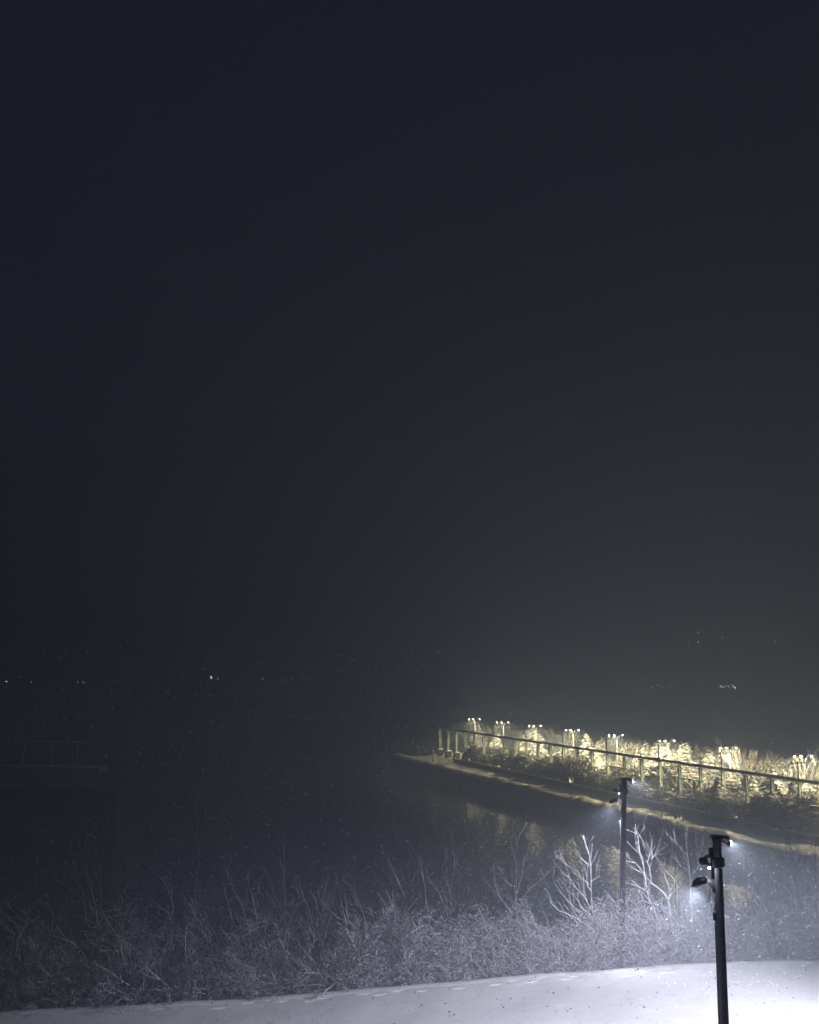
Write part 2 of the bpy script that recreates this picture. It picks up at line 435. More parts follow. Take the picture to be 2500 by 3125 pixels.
for k, px in enumerate(lamp_px):
    o = lamp0 if k == 0 else copy_tree(lamp0)
    s = s_of(px, 2250, O_L)
    o.location = P(s, O_L, PIER_Z + 0.3); o.rotation_euler = (0, 0, PR)
    i = k - 2
    lab = ('lit street lamp with curved arms behind the pier pergola, %s from the right edge' % nth(i)) if i >= 0 else \
          ('lit street lamp with curved arms just outside the right edge, %s beyond the frame' % nth(-i - 1))
    tag(o, lab, 'street lamp', 'warm street lamps along the pier')
    ld = bpy.data.lights.new('lamp_light', 'SPOT'); ld.energy = PIER_LAMP_W * (1.1, 1.1, 1.2, 1.0, 1.2, .9, .72, .55, .36, .16)[k]; ld.color = (1.0, 0.84, 0.44); ld.shadow_soft_size = 0.15
    ld.spot_size = math.radians(170); ld.spot_blend = 0.22
    lo = bpy.data.objects.new('lamp_light', ld); COL.objects.link(lo); lo.parent = o; lo.location = (0.1, 0.6, 5.65); lo.rotation_euler = (math.radians(-6), 0, 0)
    ld = bpy.data.lights.new('lamp_glow', 'POINT'); ld.energy = 560 * (1, 1, 1, 1, 1, 1, 1, .9, .8, .5)[k]; ld.color = (1.0, 0.92, 0.72); ld.shadow_soft_size = 0.25
    lo = bpy.data.objects.new('lamp_glow', ld); COL.objects.link(lo); lo.parent = o; lo.location = (0.1, 0.1, 5.6)

def tpole():
    root = empty('line_pole')
    MB().tube([Vector((0, 0, 0)), Vector((0, 0, 5.7))], [0.085, 0.06], 8).build('pole', M_BARK, root, True)
    mb = MB().box(-0.05, 0.05, -0.85, 0.85, 5.45, 5.55)
    mb.tube([Vector((0.03, 0.6, 5.47)), Vector((0.03, 0.0, 4.95))], [0.02, 0.02], 4)
    for y in (-0.75, -0.35, 0.35, 0.75): mb.tube([Vector((0, y, 5.55)), Vector((0, y, 5.68))], [0.035, 0.03], 6)
    mb.build('crossarm', M_BARK, root)
    return root
tp0 = tpole()
for k in range(8):
    o = tp0 if k == 0 else copy_tree(tp0)
    v = 434 + 48.75 * k
    s = s_of(130 + 1e6 / v, 2330, 63.6)
    o.location = P(s, 63.6, PIER_Z + 0.3); o.rotation_euler = (0, 0, PR)
    tag(o, 'thin dark line pole with a crossarm rising behind the pergola, %s from the right' % nth(k), 'pole', 'line poles behind the pergola')

# ------------------------------------------------------------------ plants
def grow(M, p, d, L, r, lvl, R, spread=0.55, kids_n=4, sides=4, up=0.25, wob=0.16, minr=0.004, thin=None):
    n = 5 if lvl > 0 else 3
    pts = [p.copy()]; rad = [r]; q = p.copy(); dd = d.normalized()
    for i in range(n):
        dd = (dd + Vector((R.uniform(-wob, wob), R.uniform(-wob, wob), R.uniform(-wob, wob) + up * 0.2))).normalized()
        q = q + dd * (L / n); pts.append(q.copy()); rad.append(max(minr, r * (1 - 0.75 * (i + 1) / n)))
    (M if r > 0.02 or thin is None else thin).tube(pts, rad, sides if lvl > 0 else 3)
    if lvl <= 0: return
    for c in range(kids_n):
        f = R.uniform(0.2, 1.0); i = min(n - 1, int(f * n)); a = pts[i].lerp(pts[i + 1], f * n - i)
        base = (pts[i + 1] - pts[i]).normalized()
        off = Vector((R.gauss(0, 1), R.gauss(0, 1), R.gauss(0, 0.6))).normalized()
        nd = (base + off * spread + Vector((0, 0, up))).normalized()
        grow(M, a, nd, L * R.uniform(0.35, 0.65), max(minr, rad[i] * 0.6), lvl - 1, R, spread, kids_n, sides, up, wob, minr, thin)

def shrub_proto(seed, H, stems, lvl, kn, r, lean=0.6, m=None, up=0.2, spread=0.6, minr=0.006):
    R = random.Random(seed); root = empty('bare_shrub')
    A, B = MB(), MB()
    for k in range(stems):
        an = R.uniform(0, 2 * math.pi); l = R.uniform(0.1, lean)
        grow(A, Vector((math.cos(an) * .2 * R.random(), math.sin(an) * .2 * R.random(), -0.3)), Vector((math.cos(an) * l, math.sin(an) * l, 1)),
             H * R.uniform(0.55, 1.0), r * R.uniform(.6, 1), lvl, R, spread, kn, 5, up, 0.2, minr, B)
    A.build('stem', m, root)
    if B.v: B.build('twigs', m, root)
    return root

# thicket shrubs on the bank
protos = [shrub_proto(s, 3.4, 7, 3, 5, 0.078, 1.3, M_TWIG, 0.0, 1.1) for s in (1, 2, 3)] + \
         [shrub_proto(s, 4.6, 6, 2, 5, 0.045, 0.45, M_TWIG, 0.45, 0.4) for s in (4,)]
low = [shrub_proto(s, 1.7, 9, 2, 5, 0.028, 1.2, M_TWIGHI, 0.05, 0.9) for s in (6, 7)]
placed = []; used = set()
R = random.Random(5)
def place(p, x, v, sc, cat='shrub'):
    y = edge_y(x) + v
    o = p if p.name not in used else copy_tree(p)
    used.add(p.name)
    o.location = (x, y, ground_z(x, y) - 0.05); o.rotation_euler = (0, 0, R.uniform(0, 6.28)); o.scale = (sc, sc, sc * R.uniform(.9, 1.1))
    placed.append((x, v, o))
x = -22.0
while x < -1:       # tall thicket on the left
    place(R.choice(protos[:3]), x, R.uniform(0.9, 2.0), R.uniform(.75, 1.0)); place(R.choice(protos[:3] + protos[3:4]), x + .9, R.uniform(3.5, 5.5), R.uniform(.85, 1.15))
    x += R.uniform(1.7, 2.3)
while x < 24:       # lower scrub to the right
    if x > 12: place(R.choice(protos[:3]), x + .8, R.uniform(4.0, 6.0), R.uniform(.85, 1.1))
    place(R.choice(protos[:3]), x, R.uniform(2.0, 4.5), R.uniform(.62, .85))
    x += R.uniform(1.7, 2.4)
placed.sort(key=lambda q: q[0])
for i, (x, v, o) in enumerate(placed):
    side = 'in the tall dark thicket' if x < -1 else 'in the pale scrub'
    row = 'at the snow edge' if v < 3 else 'further down the bank'
    tag(o, 'bare snow-dusted shrub %s %s, %s from the left' % (side, row, nth(i)), 'shrub', 'bare shrubs of the shore thicket')
n0 = len(placed); placed = []
x = -20.5
while x < 23:
    place(R.choice(low), x, R.uniform(0.5, 1.3), R.uniform(.55, .95)); x += R.uniform(2.2, 3.2)
placed.sort(key=lambda q: q[0])
for i, (x, v, o) in enumerate(placed):
    tag(o, 'low spreading snow-covered shrub right at the snow field edge, %s from the left' % nth(i), 'shrub', 'low shrubs at the snow edge')

R = random.Random(77)
for k_, (px_, py_) in enumerate([(2472, 3050), (842, 3096), (1700, 3090), (2330, 2990), (1180, 3060), (2050, 3040), (560, 3080)]):
    p_ = onz(px_, py_, 0.0); A = MB()
    for j_ in range(5): grow(A, Vector((R.uniform(-.06, .06), R.uniform(-.06, .06), -.05)), Vector((R.gauss(0, .5), R.gauss(0, .5), 1)), R.uniform(.08, .2), .004, 1, R, .5, 1, 3, .1, .2, .002)
    o_ = A.build('grass_stalk', M_DARKTWIG); o_.location = (p_.x, p_.y, ground_z(p_.x, p_.y))
    tag(o_, 'tiny dry grass stalks poking through the bright snow, %s from the left' % nth(sorted([2472, 842, 1700, 2330, 1180, 2050, 560]).index(px_)), 'grass stalk', 'grass stalks in the snow field')
# undergrowth: uncountable brambles
def brambles(name, x0, x1, v0, v1, n, h, m, seed, r=0.012):
    R = random.Random(seed); mb = MB()
    for k in range(n):
        x = R.uniform(x0, x1); v = v0 + (v1 - v0) * R.random(); y = edge_y(x) + v; z = ground_z(x, y) 
        if mnoise.noise(Vector((x * .8, y * .8, seed + 5))) < R.uniform(-.45, .05): continue
        hh = h * (0.62 + 0.75 * mnoise.noise(Vector((x * .5, y * .5, seed)))) 
        p = Vector((x, y, z + hh * R.random() ** 1.5))
        lg = R.random() < 0.05
        d = Vector((R.gauss(0, 1), R.gauss(0, 1), R.gauss(0.9 if lg else 0.1, 0.55))).normalized() * (R.uniform(.6, 1.5) if lg else R.uniform(.15, .5))
        q = p + d * .5 + Vector((0, 0, .06)); e_ = p + d
        rr = r * R.uniform(.6, 1.5)
        mb.tube([p, q, e_], [rr, rr * .9, rr * .5], 3)
    return mb.build(name, m)
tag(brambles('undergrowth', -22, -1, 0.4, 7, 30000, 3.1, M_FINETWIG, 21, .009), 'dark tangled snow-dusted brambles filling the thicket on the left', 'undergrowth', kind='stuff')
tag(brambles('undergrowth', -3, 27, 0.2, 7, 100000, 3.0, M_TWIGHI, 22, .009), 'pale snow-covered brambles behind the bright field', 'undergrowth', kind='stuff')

# traced bare trees (photo pixel polylines taken to one distance, given depth by spreading the boughs)
def tree(name, label, Y, lines, seed, r0=0.07, m=None, twigs=3, group=None, spread=1.0, leaves=(), scale=(1, 0, 0)):
    sc, ox, oy = scale; R = random.Random(seed)
    r0 *= 0.74 if m is M_TREEHI else 0.75
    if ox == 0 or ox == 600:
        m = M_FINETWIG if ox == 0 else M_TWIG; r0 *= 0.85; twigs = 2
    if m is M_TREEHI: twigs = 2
    Y += 1.0 + 3.2 * min(1.0, (ox + lines[0][1][0] * sc) / 2000.0)
    A, B = MB(), MB(); gb = None; nodes = []       # nodes: (px point, world Y)
    for li, ln in enumerate(lines):
        rr, pl = ln[0], ln[1:]
        # start depth: join the nearest already-placed point
        y0 = Y
        if nodes:
            y0 = min(nodes, key=lambda n_: (n_[0] - pl[0][0]) ** 2 + (n_[1] - pl[0][1]) ** 2)[2]
        slope = R.uniform(-1, 1) * spread * 0.45
        pts = []; L = 0
        for j, (a, c) in enumerate(pl):
            if j: L += math.hypot(a - pl[j - 1][0], c - pl[j - 1][1]) * sc / F * Y
            yy = y0 + (slope * L if li else 0.05 * L)
            nodes.append((a, c, yy)); pts.append(aty(ox + a * sc, oy + c * sc, yy))
        # smooth: insert midpoints with small wobble
        P2 = [pts[0]]
        for a, c in zip(pts[:-1], pts[1:]):
            mdp = (a + c) / 2 + Vector((R.uniform(-1, 1), R.uniform(-1, 1), R.uniform(-1, 1))) * 0.03 * (c - a).length
            P2 += [mdp, c]
        if li == 0 or ln[0] >= 0.9 * 1.0:
            b0 = P2[0]; gz = ground_z(b0.x, b0.y) - 0.15
            if b0.z > gz: P2 = [Vector((b0.x + (0.1 if li == 0 else 0.0), b0.y, gz))] + P2
            if gb is None: gb = Vector((P2[0].x, P2[0].y, gz))
        n = len(P2); rb = r0 * rr
        rad = [max(0.007, rb * (1 - 0.82 * i / (n - 1))) for i in range(n)]
        (A if rr >= 0.7 else B).tube(P2, rad, 6 if rr >= .7 else 5)
        for k in range(twigs * max(1, (n - 1) // 3)):
            i = R.randrange(max(1, n // 3), n); p = P2[i]
            dd = (P2[i] - P2[i - 1]).normalized()
            off = Vector((R.gauss(0, 1), R.gauss(0, 1), R.gauss(0, .5))).normalized()
            grow(B, p, (dd + off * .7 + Vector((0, 0, .35))).normalized(), R.uniform(.35, 1.0), max(.006, rad[i] * .4), 1, R, .5, 2, 4, .3, .15, .005)
    e_ = empty(name, gb)
    for mbx, nm in ((A, 'trunk'), (B, 'crown')):
        if mbx.v:
            o = mbx.build(nm, m, e_); o.matrix_parent_inverse = Matrix.Translation(-gb)
    if leaves:
        mb = MB()
        for (a, c) in leaves:
            yy = min(nodes, key=lambda n_: (n_[0] - a) ** 2 + (n_[1] - c) ** 2)[2]
            for k in range(4):
                p = aty(ox + (a + R.uniform(-16, 16)) * sc, oy + (c + R.uniform(-8, 20)) * sc, yy + R.uniform(-.05, .05))
                mb.blob(tuple(p), 0.055, (0.45, 0.5, 1.5), R, 5)
        o = mb.build('withered_leaves', M_LEAF, e_); o.matrix_parent_inverse = Matrix.Translation(-gb)
    tag(e_, label, 'tree', group)
    return e_
GT = 'bare trees on the shore bank'
S3 = (500 / 1725, 1800, 2320)
tree('bare_tree', 'brightly lit bare tree with many forked white boughs right of the farther lamp pole', 44.5, [
    (1.3, (905, 1800), (870, 1720), (840, 1550), (830, 1470), (850, 1390), (790, 1230), (765, 1130), (690, 1010)),
    (1.1, (760, 1800), (690, 1600), (640, 1500), (600, 1380), (590, 1280), (575, 1180), (560, 1060), (530, 980), (510, 830), (480, 670)),
    (.8, (830, 1470), (770, 1390), (700, 1330), (655, 1300), (600, 1240), (570, 1190), (480, 1080), (385, 1060)),
    (.5, (530, 1000), (470, 940), (385, 850)), (.35, (495, 780), (450, 755), (405, 740)),
    (.6, (650, 1310), (630, 1130), (610, 1080), (630, 990), (650, 970), (590, 860)), (.4, (610, 1080), (580, 1050)),
    (.4, (630, 1130), (665, 1030), (710, 960)), (.4, (665, 1030), (640, 940), (600, 890)),
    (.6, (905, 1280), (790, 1160), (760, 1080), (700, 1010)), (.4, (550, 1190), (480, 1150), (440, 1120)),
    (.5, (590, 1370), (480, 1320), (385, 1285)), (.5, (640, 1500), (605, 1500), (550, 1450), (475, 1420)),
    (.5, (850, 1390), (860, 1340)), (.45, (640, 1200), (650, 1040), (690, 1000), (760, 990)),
    (.6, (880, 1700), (760, 1560), (700, 1520), (640, 1510)), (.6, (620, 1720), (520, 1680), (440, 1660), (390, 1540)),
], 31, 0.085, M_TREEHI, 2, GT, 1.0, (), S3)
tree('bare_tree', 'tall thin tree between the two lamp poles with withered leaves at its tips', 46.5, [
    (1.0, (920, 1750), (905, 1600), (905, 1100), (900, 860), (920, 740), (930, 670), (900, 590), (893, 560)),
    (.5, (930, 670), (1000, 620), (1035, 600)), (.5, (850, 1250), (865, 1000), (860, 860), (830, 760), (790, 650), (765, 590)),
    (.5, (865, 830), (880, 740), (850, 640)), (.35, (880, 740), (930, 690)), (.4, (860, 860), (780, 790), (720, 745)),
    (.45, (905, 1200), (850, 1120), (800, 970), (790, 890)), (.35, (800, 970), (750, 900)),
], 32, 0.055, M_DARKTWIG, 1, GT, .8, ((765, 575), (893, 545), (905, 590), (1035, 605)), S3)
tree('bare_tree', 'slender pale sapling just left of the nearest lamp pole', 43.5, [
    (1.0, (1075, 1650), (1065, 1450), (1060, 1290), (1050, 1150), (1030, 1000), (1020, 900), (1010, 820)),
    (.6, (1030, 1010), (985, 960), (930, 890), (905, 880)), (.5, (1060, 1290), (985, 1240)), (.6, (1200, 1150), (1160, 1100), (1155, 1000), (1100, 930)),
    (.5, (1050, 1175), (990, 1130), (930, 1100)), (.5, (1060, 1300), (1080, 1200), (1160, 1100)), (.5, (1300, 1600), (1240, 1500), (1200, 1460)),
    (.5, (1070, 1500), (1120, 1380), (1150, 1280)),
], 33, 0.045, M_TREEHI, 2, GT, .8, (), S3)
S7 = (700 / 1725, 1300, 2500)
tree('bare_tree', 'bare white tree with upswept boughs left of the farther lamp pole', 45, [
    (1.0, (1262, 960), (1255, 880), (1245, 600), (1240, 350), (1225, 260), (1205, 190)),
    (.8, (1255, 860), (1210, 810), (1130, 745), (1000, 690), (930, 620), (910, 520)), (.5, (1190, 800), (1140, 740), (1110, 690), (1075, 650)),
    (.65, (1240, 680), (1225, 650), (1190, 580), (1130, 520), (1080, 440), (1045, 320)), (.5, (1242, 540), (1215, 500), (1210, 430), (1215, 350)),
    (.55, (1243, 720), (1170, 670), (1150, 620), (1100, 560), (1040, 510)), (.45, (1240, 360), (1160, 290), (1140, 240)),
    (.4, (1190, 580), (1188, 500), (1185, 430)), (.45, (1240, 500), (1190, 460), (1130, 420), (1090, 370)), (.5, (1246, 700), (1300, 680), (1350, 640)),
    (.35, (1242, 470), (1280, 445), (1310, 430)), (.5, (1170, 700), (1100, 650), (1020, 560), (960, 460)), (.4, (1240, 370), (1228, 300), (1235, 200)),
    (.45, (1250, 790), (1170, 780), (1110, 770)), (.4, (1080, 440), (1030, 410), (1005, 365)),
], 34, 0.065, M_TREEHI, 2, GT, 1.0, (), S7)
tree('bare_tree', 'bare tree with a tall straight leader reaching up to the water reflections', 46, [
    (1.0, (690, 960), (685, 900), (675, 600), (675, 300), (700, 130), (712, -20)),
    (.6, (675, 740), (600, 650), (540, 560), (520, 480), (505, 340)), (.5, (670, 640), (650, 530), (665, 450)), (.6, (688, 700), (750, 610), (775, 520)),
    (.45, (680, 560), (700, 500), (730, 400), (735, 290)), (.4, (660, 700), (640, 630), (580, 560), (540, 500)), (.4, (672, 510), (620, 490), (570, 440), (540, 420)),
    (.5, (690, 690), (720, 600), (800, 510), (960, 370), (1050, 270)), (.35, (680, 330), (640, 200), (655, 60)), (.35, (700, 130), (760, 30)),
    (.5, (800, 720), (830, 640), (850, 560)),
], 35, 0.065, M_TWIG, 3, GT, 1.0, (), S7)
tree('bare_tree', 'bushy many-stemmed bare tree in the middle of the bank', 46, [
    (1.0, (190, 900), (185, 790), (185, 600), (195, 500), (215, 380), (205, 260)), (.7, (180, 770), (165, 725), (100, 560), (20, 450), (-10, 350)),
    (.6, (185, 640), (180, 560), (155, 430), (150, 250)), (.6, (190, 700), (230, 640), (240, 420)), (.5, (175, 700), (110, 500), (100, 300)),
    (.5, (200, 720), (270, 600), (300, 560), (305, 470)), (.5, (200, 800), (300, 740), (440, 720), (500, 680), (515, 500)),
], 36, 0.06, M_TWIG, 4, GT, 1.0, (), S7)
S6 = (800 / 1725, 600, 2450)
tree('bare_tree', 'bare tree with parallel upright stems left of the middle of the bank', 45.5, [
    (1.0, (1550, 900), (1540, 830), (1515, 740), (1505, 560), (1475, 440), (1470, 360)), (.9, (1395, 740), (1385, 690), (1375, 590), (1350, 470), (1340, 330), (1310, 220)),
    (.6, (1370, 620), (1345, 560), (1300, 450), (1240, 290)), (.8, (1480, 780), (1465, 640), (1450, 500), (1440, 400), (1390, 300)),
    (.6, (1500, 560), (1485, 420), (1430, 300)), (.5, (1400, 600), (1420, 500), (1380, 330)), (.5, (1290, 640), (1280, 560), (1275, 480)),
], 37, 0.055, M_TWIG, 4, GT, 1.0, (), S6)
tree('bare_tree', 'tallest thin bare tree with a single mast-like trunk left of the middle', 45, [
    (1.0, (590, 900), (580, 750), (580, 550), (577, 400), (573, 200), (573, 0)), (.6, (575, 800), (520, 680), (430, 540), (370, 400)),
    (.4, (580, 470), (555, 400), (550, 330)), (.5, (585, 800), (660, 700), (675, 600)), (.5, (600, 830), (560, 720), (500, 560)),
], 38, 0.055, M_TWIG, 3, GT, 1.0, (), S6)
tree('bare_tree', 'leaning bare sapling over the dip in the thicket', 43.5, [
    (1.0, (1100, 870), (1000, 780), (930, 760), (870, 700), (800, 640), (740, 590)), (.8, (960, 900), (965, 800), (935, 700), (930, 560)),
    (.6, (1150, 850), (1110, 770), (1070, 660), (1040, 600)), (.6, (1020, 1050), (900, 950), (800, 880), (730, 860)), (.5, (730, 860), (600, 910)),
], 39, 0.055, M_TWIG, 4, GT, 1.2, (), S6)
tree('bare_tree', 'group-like bare tree of thin leaning stems above the left thicket edge', 44, [
    (1.0, (340, 800), (320, 740), (280, 640), (230, 540), (200, 450)), (.9, (400, 800), (390, 720), (350, 560), (335, 480)), (.6, (330, 740), (335, 600), (345, 520)),
    (.6, (120, 850), (105, 780), (140, 650), (150, 560)), (.6, (235, 780), (215, 680), (180, 580)), (.6, (95, 860), (40, 760), (0, 690)),
], 40, 0.045, M_TWIG, 4, GT, 1.0, (), S6)
S5 = (700 / 1725, 0, 2450)
tree('bare_tree', 'thin crooked bare tree standing tall above the left thicket', 43, [
    (1.0, (1450, 900), (1455, 790), (1470, 650), (1490, 470), (1490, 300), (1480, 200), (1487, 130)), (.6, (1450, 820), (1380, 700), (1365, 560), (1320, 480)),
    (.6, (1600, 930), (1640, 780), (1640, 690)), (.5, (1600, 1000), (1530, 930), (1480, 880)),
], 41, 0.050, M_TWIG, 3, GT, 1.0, (), S5)
tree('bare_tree', 'fan-shaped bare tree with long thin stems at the left', 43, [
    (1.0, (650, 900), (640, 790), (600, 600), (540, 400)), (.9, (730, 900), (720, 780), (690, 660), (650, 500), (630, 390)), (.6, (605, 640), (540, 540), (480, 470)),
    (.7, (760, 800), (765, 600), (765, 480)), (.6, (640, 780), (590, 700), (400, 550)), (.6, (890, 850), (900, 650), (920, 480), (915, 370)), (.5, (720, 560), (690, 430), (680, 380)),
], 42, 0.050, M_TWIG, 3, GT, 1.0, (), S5)
tree('bare_tree', 'dark-trunked spreading tree with pale boughs in the left thicket', 40.5, [
    (1.5, (985, 1420), (985, 1280), (1000, 1150), (960, 1090), (880, 1000), (800, 880), (760, 800)), (.9, (1080, 1400), (1030, 1200), (960, 1090), (900, 1085)),
    (.7, (1000, 1150), (900, 1180), (810, 1240)), (.7, (1010, 1200), (1060, 1010), (1040, 960), (940, 850)), (.6, (800, 930), (700, 1030), (620, 1100)),
    (.6, (880, 1000), (740, 1000), (690, 970)),
], 43, 0.085, M_TWIG, 4, GT, 1.3, (), S5)
tree('bare_tree', 'crooked dark-trunked tree at the far left of the thicket', 39.5, [
    (1.5, (480, 1470), (490, 1350), (520, 1210), (600, 1120), (540, 1050), (420, 1010), (330, 990)), (.9, (660, 1210), (620, 1130), (640, 1080), (780, 990)),
    (.6, (540, 1060), (430, 940), (440, 860)), (.6, (500, 1130), (400, 1080), (310, 1060)), (.6, (400, 830), (350, 760), (290, 720)), (.6, (520, 1200), (430, 1080)),
], 44, 0.08, M_TWIG, 4, GT, 1.3, (), S5)
tree('bare_tree', 'forked tree with dark lower trunk between the left and middle thicket', 42, [
    (1.5, (1330, 1420), (1310, 1300), (1300, 1100), (1280, 1000), (1280, 860), (1300, 780), (1250, 620), (1190, 540)), (.9, (1300, 780), (1290, 650), (1240, 560)),
    (.7, (1280, 920), (1220, 900), (1160, 850)), (.7, (1275, 840), (1190, 780), (1120, 700)), (.7, (1400, 1480), (1440, 1380), (1520, 1300), (1600, 1230)),
    (.8, (1310, 1110), (1430, 1040), (1590, 1000), (1700, 920)), (.5, (1590, 1000), (1540, 930), (1480, 890)), (.6, (1360, 1320), (1430, 1300), (1490, 1310)),
], 45, 0.085, M_TWIG, 4, GT, 1.3, (), S5)
S8 = (300 / 1617, 2200, 2560)
tree('bare_tree', 'leaning tree with thick snowed boughs right of the nearest lamp pole', 43.5, [
    (1.4, (1160, 1850), (1110, 1780), (900, 1640), (780, 1560), (620, 1400), (480, 1300), (250, 1130), (50, 920)),
    (1.2, (1120, 1800), (1000, 1650), (850, 1350), (700, 1200), (600, 1090), (530, 1010), (510, 850), (440, 620), (380, 470)),
    (.8, (900, 1640), (650, 1430), (540, 1400)), (.5, (760, 1200), (700, 1080), (650, 1030)), (.7, (1000, 1650), (860, 1480), (720, 1400)),
    (.6, (850, 1500), (600, 1500)), (.5, (440, 620), (530, 540)), (.6, (1080, 1760), (900, 1690), (640, 1660)), (.5, (460, 1300), (130, 1180)),
], 46, 0.075, M_TREEHI, 3, GT, 1.0, (), S8)
tree('bare_tree', 'dim bare tree with drooping twigs near the right edge', 46, [
    (1.0, (1350, 1500), (1370, 1350), (1370, 1050), (1400, 780), (1250, 600)), (.7, (1300, 1450), (1180, 1180), (1030, 1160), (900, 1000)), (.5, (1380, 1100), (1420, 900), (1550, 800)),
    (.6, (930, 1080), (760, 1070)), (.6, (1100, 1550), (1060, 1300), (1000, 1150)),
], 47, 0.06, M_TWIG, 5, GT, 1.0, (), S8)
tree('bare_tree', 'dark bare tree at the right edge with twigs crossing the snowy quay', 49, [
    (1.2, (1570, 1500), (1590, 1200), (1560, 800), (1540, 400), (1555, 240), (1560, 60)), (.7, (1560, 700), (1500, 400), (1490, 200)), (.6, (1545, 420), (1600, 200), (1610, 60)),
    (.7, (1570, 1000), (1480, 800), (1360, 650), (1200, 560)), (.6, (1550, 300), (1480, 180), (1430, 100)),
], 48, 0.06, M_DARKTWIG, 5, GT, 1.0, (), S8)
tree('bare_tree', 'dark twiggy bare tree in front of the snowy quay ridge', 49, [
    (1.2, (1250, 1400), (1260, 1000), (1230, 600), (1200, 350), (1180, 220), (1130, 80)), (.7, (1230, 520), (1300, 300), (1290, 140)), (.6, (1205, 380), (1080, 180), (1060, 60)),
    (.7, (1240, 700), (1120, 450), (960, 200)), (.6, (1230, 600), (1380, 380), (1400, 180)), (.5, (1180, 240), (1150, 150)), (.6, (1100, 420), (900, 250), (830, 120)),
], 49, 0.055, M_DARKTWIG, 6, GT, 1.2, (), S8)

# ------------------------------------------------------------------ pier plants
def conifer(seed, H, W, m=M_NEEDLE, name='snowy_conifer', dens=1.0):
    R = random.Random(seed); root = empty(name)
    MB().tube([Vector((0, 0, -0.2)), Vector((0, 0, H * .6)), Vector((0, 0, H))], [0.03 * H, 0.015 * H, 0.02], 7).build('trunk', M_BARK, root)
    mb = MB(); z = 0.08 * H
    while z < H * 0.97:
        f = z / H; rad = W * (1 - f) ** 0.85 * (0.85 + .3 * R.random()) + 0.08
        k = max(3, int((5 + 7 * (1 - f)) * dens)); a0 = R.random() * 6.28
        for j in range(k):
            an = a0 + 6.283 * j / k + R.uniform(-.25, .25); l = rad * R.uniform(.55, 1.15)
            c, s_ = math.cos(an), math.sin(an)
            zz = z + R.uniform(-.15, .15)
            pts = [Vector((c * .05, s_ * .05, zz)), Vector((c * l * .4, s_ * l * .4, zz + .03 * l)), Vector((c * l * .75, s_ * l * .75, zz - .18 * l)), Vector((c * l, s_ * l, zz - .45 * l))]
            wd = 0.12 + 0.20 * l
            mb.tube(pts, [.03, wd * .8, wd, .03], 6, 0.42)
            for t_ in range(3):
                sd = R.choice((-1, 1)); b0 = pts[R.choice((1, 2))]
                e_ = b0 + Vector((c * .25 * l - s_ * sd * .35 * l, s_ * .25 * l + c * sd * .35 * l, -.12 * l))
                mb.tube([b0, (b0 + e_) / 2 + Vector((0, 0, .03)), e_], [.03, wd * .5, .02], 5, 0.45)
        z += 0.34 + 0.12 * (1 - f)
    mb.build('crown', m, root, False)
    return root
def twigball(seed, W, H, n, m, name='round_shrub', r=0.03):
    R = random.Random(seed); root = empty(name); A, mb = MB(), MB()
    for k in range(5):
        an = R.uniform(0, 6.28); A.tube([Vector((0, 0, -.1)), Vector((math.cos(an) * W * .2, math.sin(an) * W * .2, H * .3)), Vector((math.cos(an) * W * .35, math.sin(an) * W * .35, H * .6))], [.06, .045, .02], 5)
    for k in range(n):
        th = R.uniform(0, 6.28); ph = math.acos(R.uniform(-.35, 1)); q = R.uniform(.45, 1) * (1 + .18 * math.sin(3 * th + seed) * math.sin(2 * ph))
        p = Vector((W * q * math.sin(ph) * math.cos(th), W * q * math.sin(ph) * math.sin(th), H * .42 + H * .55 * q * math.cos(ph)))
        d = Vector((p.x / W, p.y / W, .5 + R.uniform(-.4, .6))) + Vector((R.gauss(0, .6), R.gauss(0, .6), R.gauss(0, .4)))
        d = d.normalized() * R.uniform(.12, .34); rr = r * R.uniform(.6, 1.5)
        mb.tube([p, p + d * .5 + Vector((0, 0, .03)), p + d], [rr, rr, rr * .4], 3)
    if name == 'round_shrub':
        for k in range(70):
            th = R.uniform(0, 6.28); ph = math.acos(R.uniform(-.2, 1)); q = R.uniform(.6, .95)
            mb.blob((W * q * math.sin(ph) * math.cos(th), W * q * math.sin(ph) * math.sin(th), H * .42 + H * .52 * q * math.cos(ph)), R.uniform(.13, .32), (1.25, 1.25, .6), R, 6, .35)
    A.build('stem', M_BARK, root); mb.build('twigs', m, root)
    return root
con = [conifer(s, 5.0, 1.9) for s in (51, 52, 53)]
jun = conifer(54, 4.2, 1.3, M_JUNIPER, 'dark_juniper', 1.6)
ball = [twigball(s, 1.5, 2.6, 1500, M_PIERTWIG) for s in (61, 62)]
dball = [twigball(s, 1.4, 2.0, 1500, M_DARKTWIG, 'dark_shrub', .028) for s in (63, 64)]  # dark twigs with little snow imitate shrubs left unlit
def pier_put(proto, px, o, top_py, H0, label, cat, group, wide=1.0, base_z=None):
    s = s_of(px, top_py + 40, o); bz = PIER_Z + (0.35 if o > 60.5 else 0.0) if base_z is None else base_z
    zt = hz(s, o, top_py); k = max(0.3, (zt - bz) / H0)
    c = proto if proto.name not in used else copy_tree(proto)
    used.add(proto.name)
    c.location = P(s, o, bz); c.rotation_euler = (0, 0, (px * 1.7) % 6.28); c.scale = (k * wide * 1.15, k * wide * 1.15, k)
    tag(c, label, cat, group); return c
GC = 'snow-laden conifers on the pier'
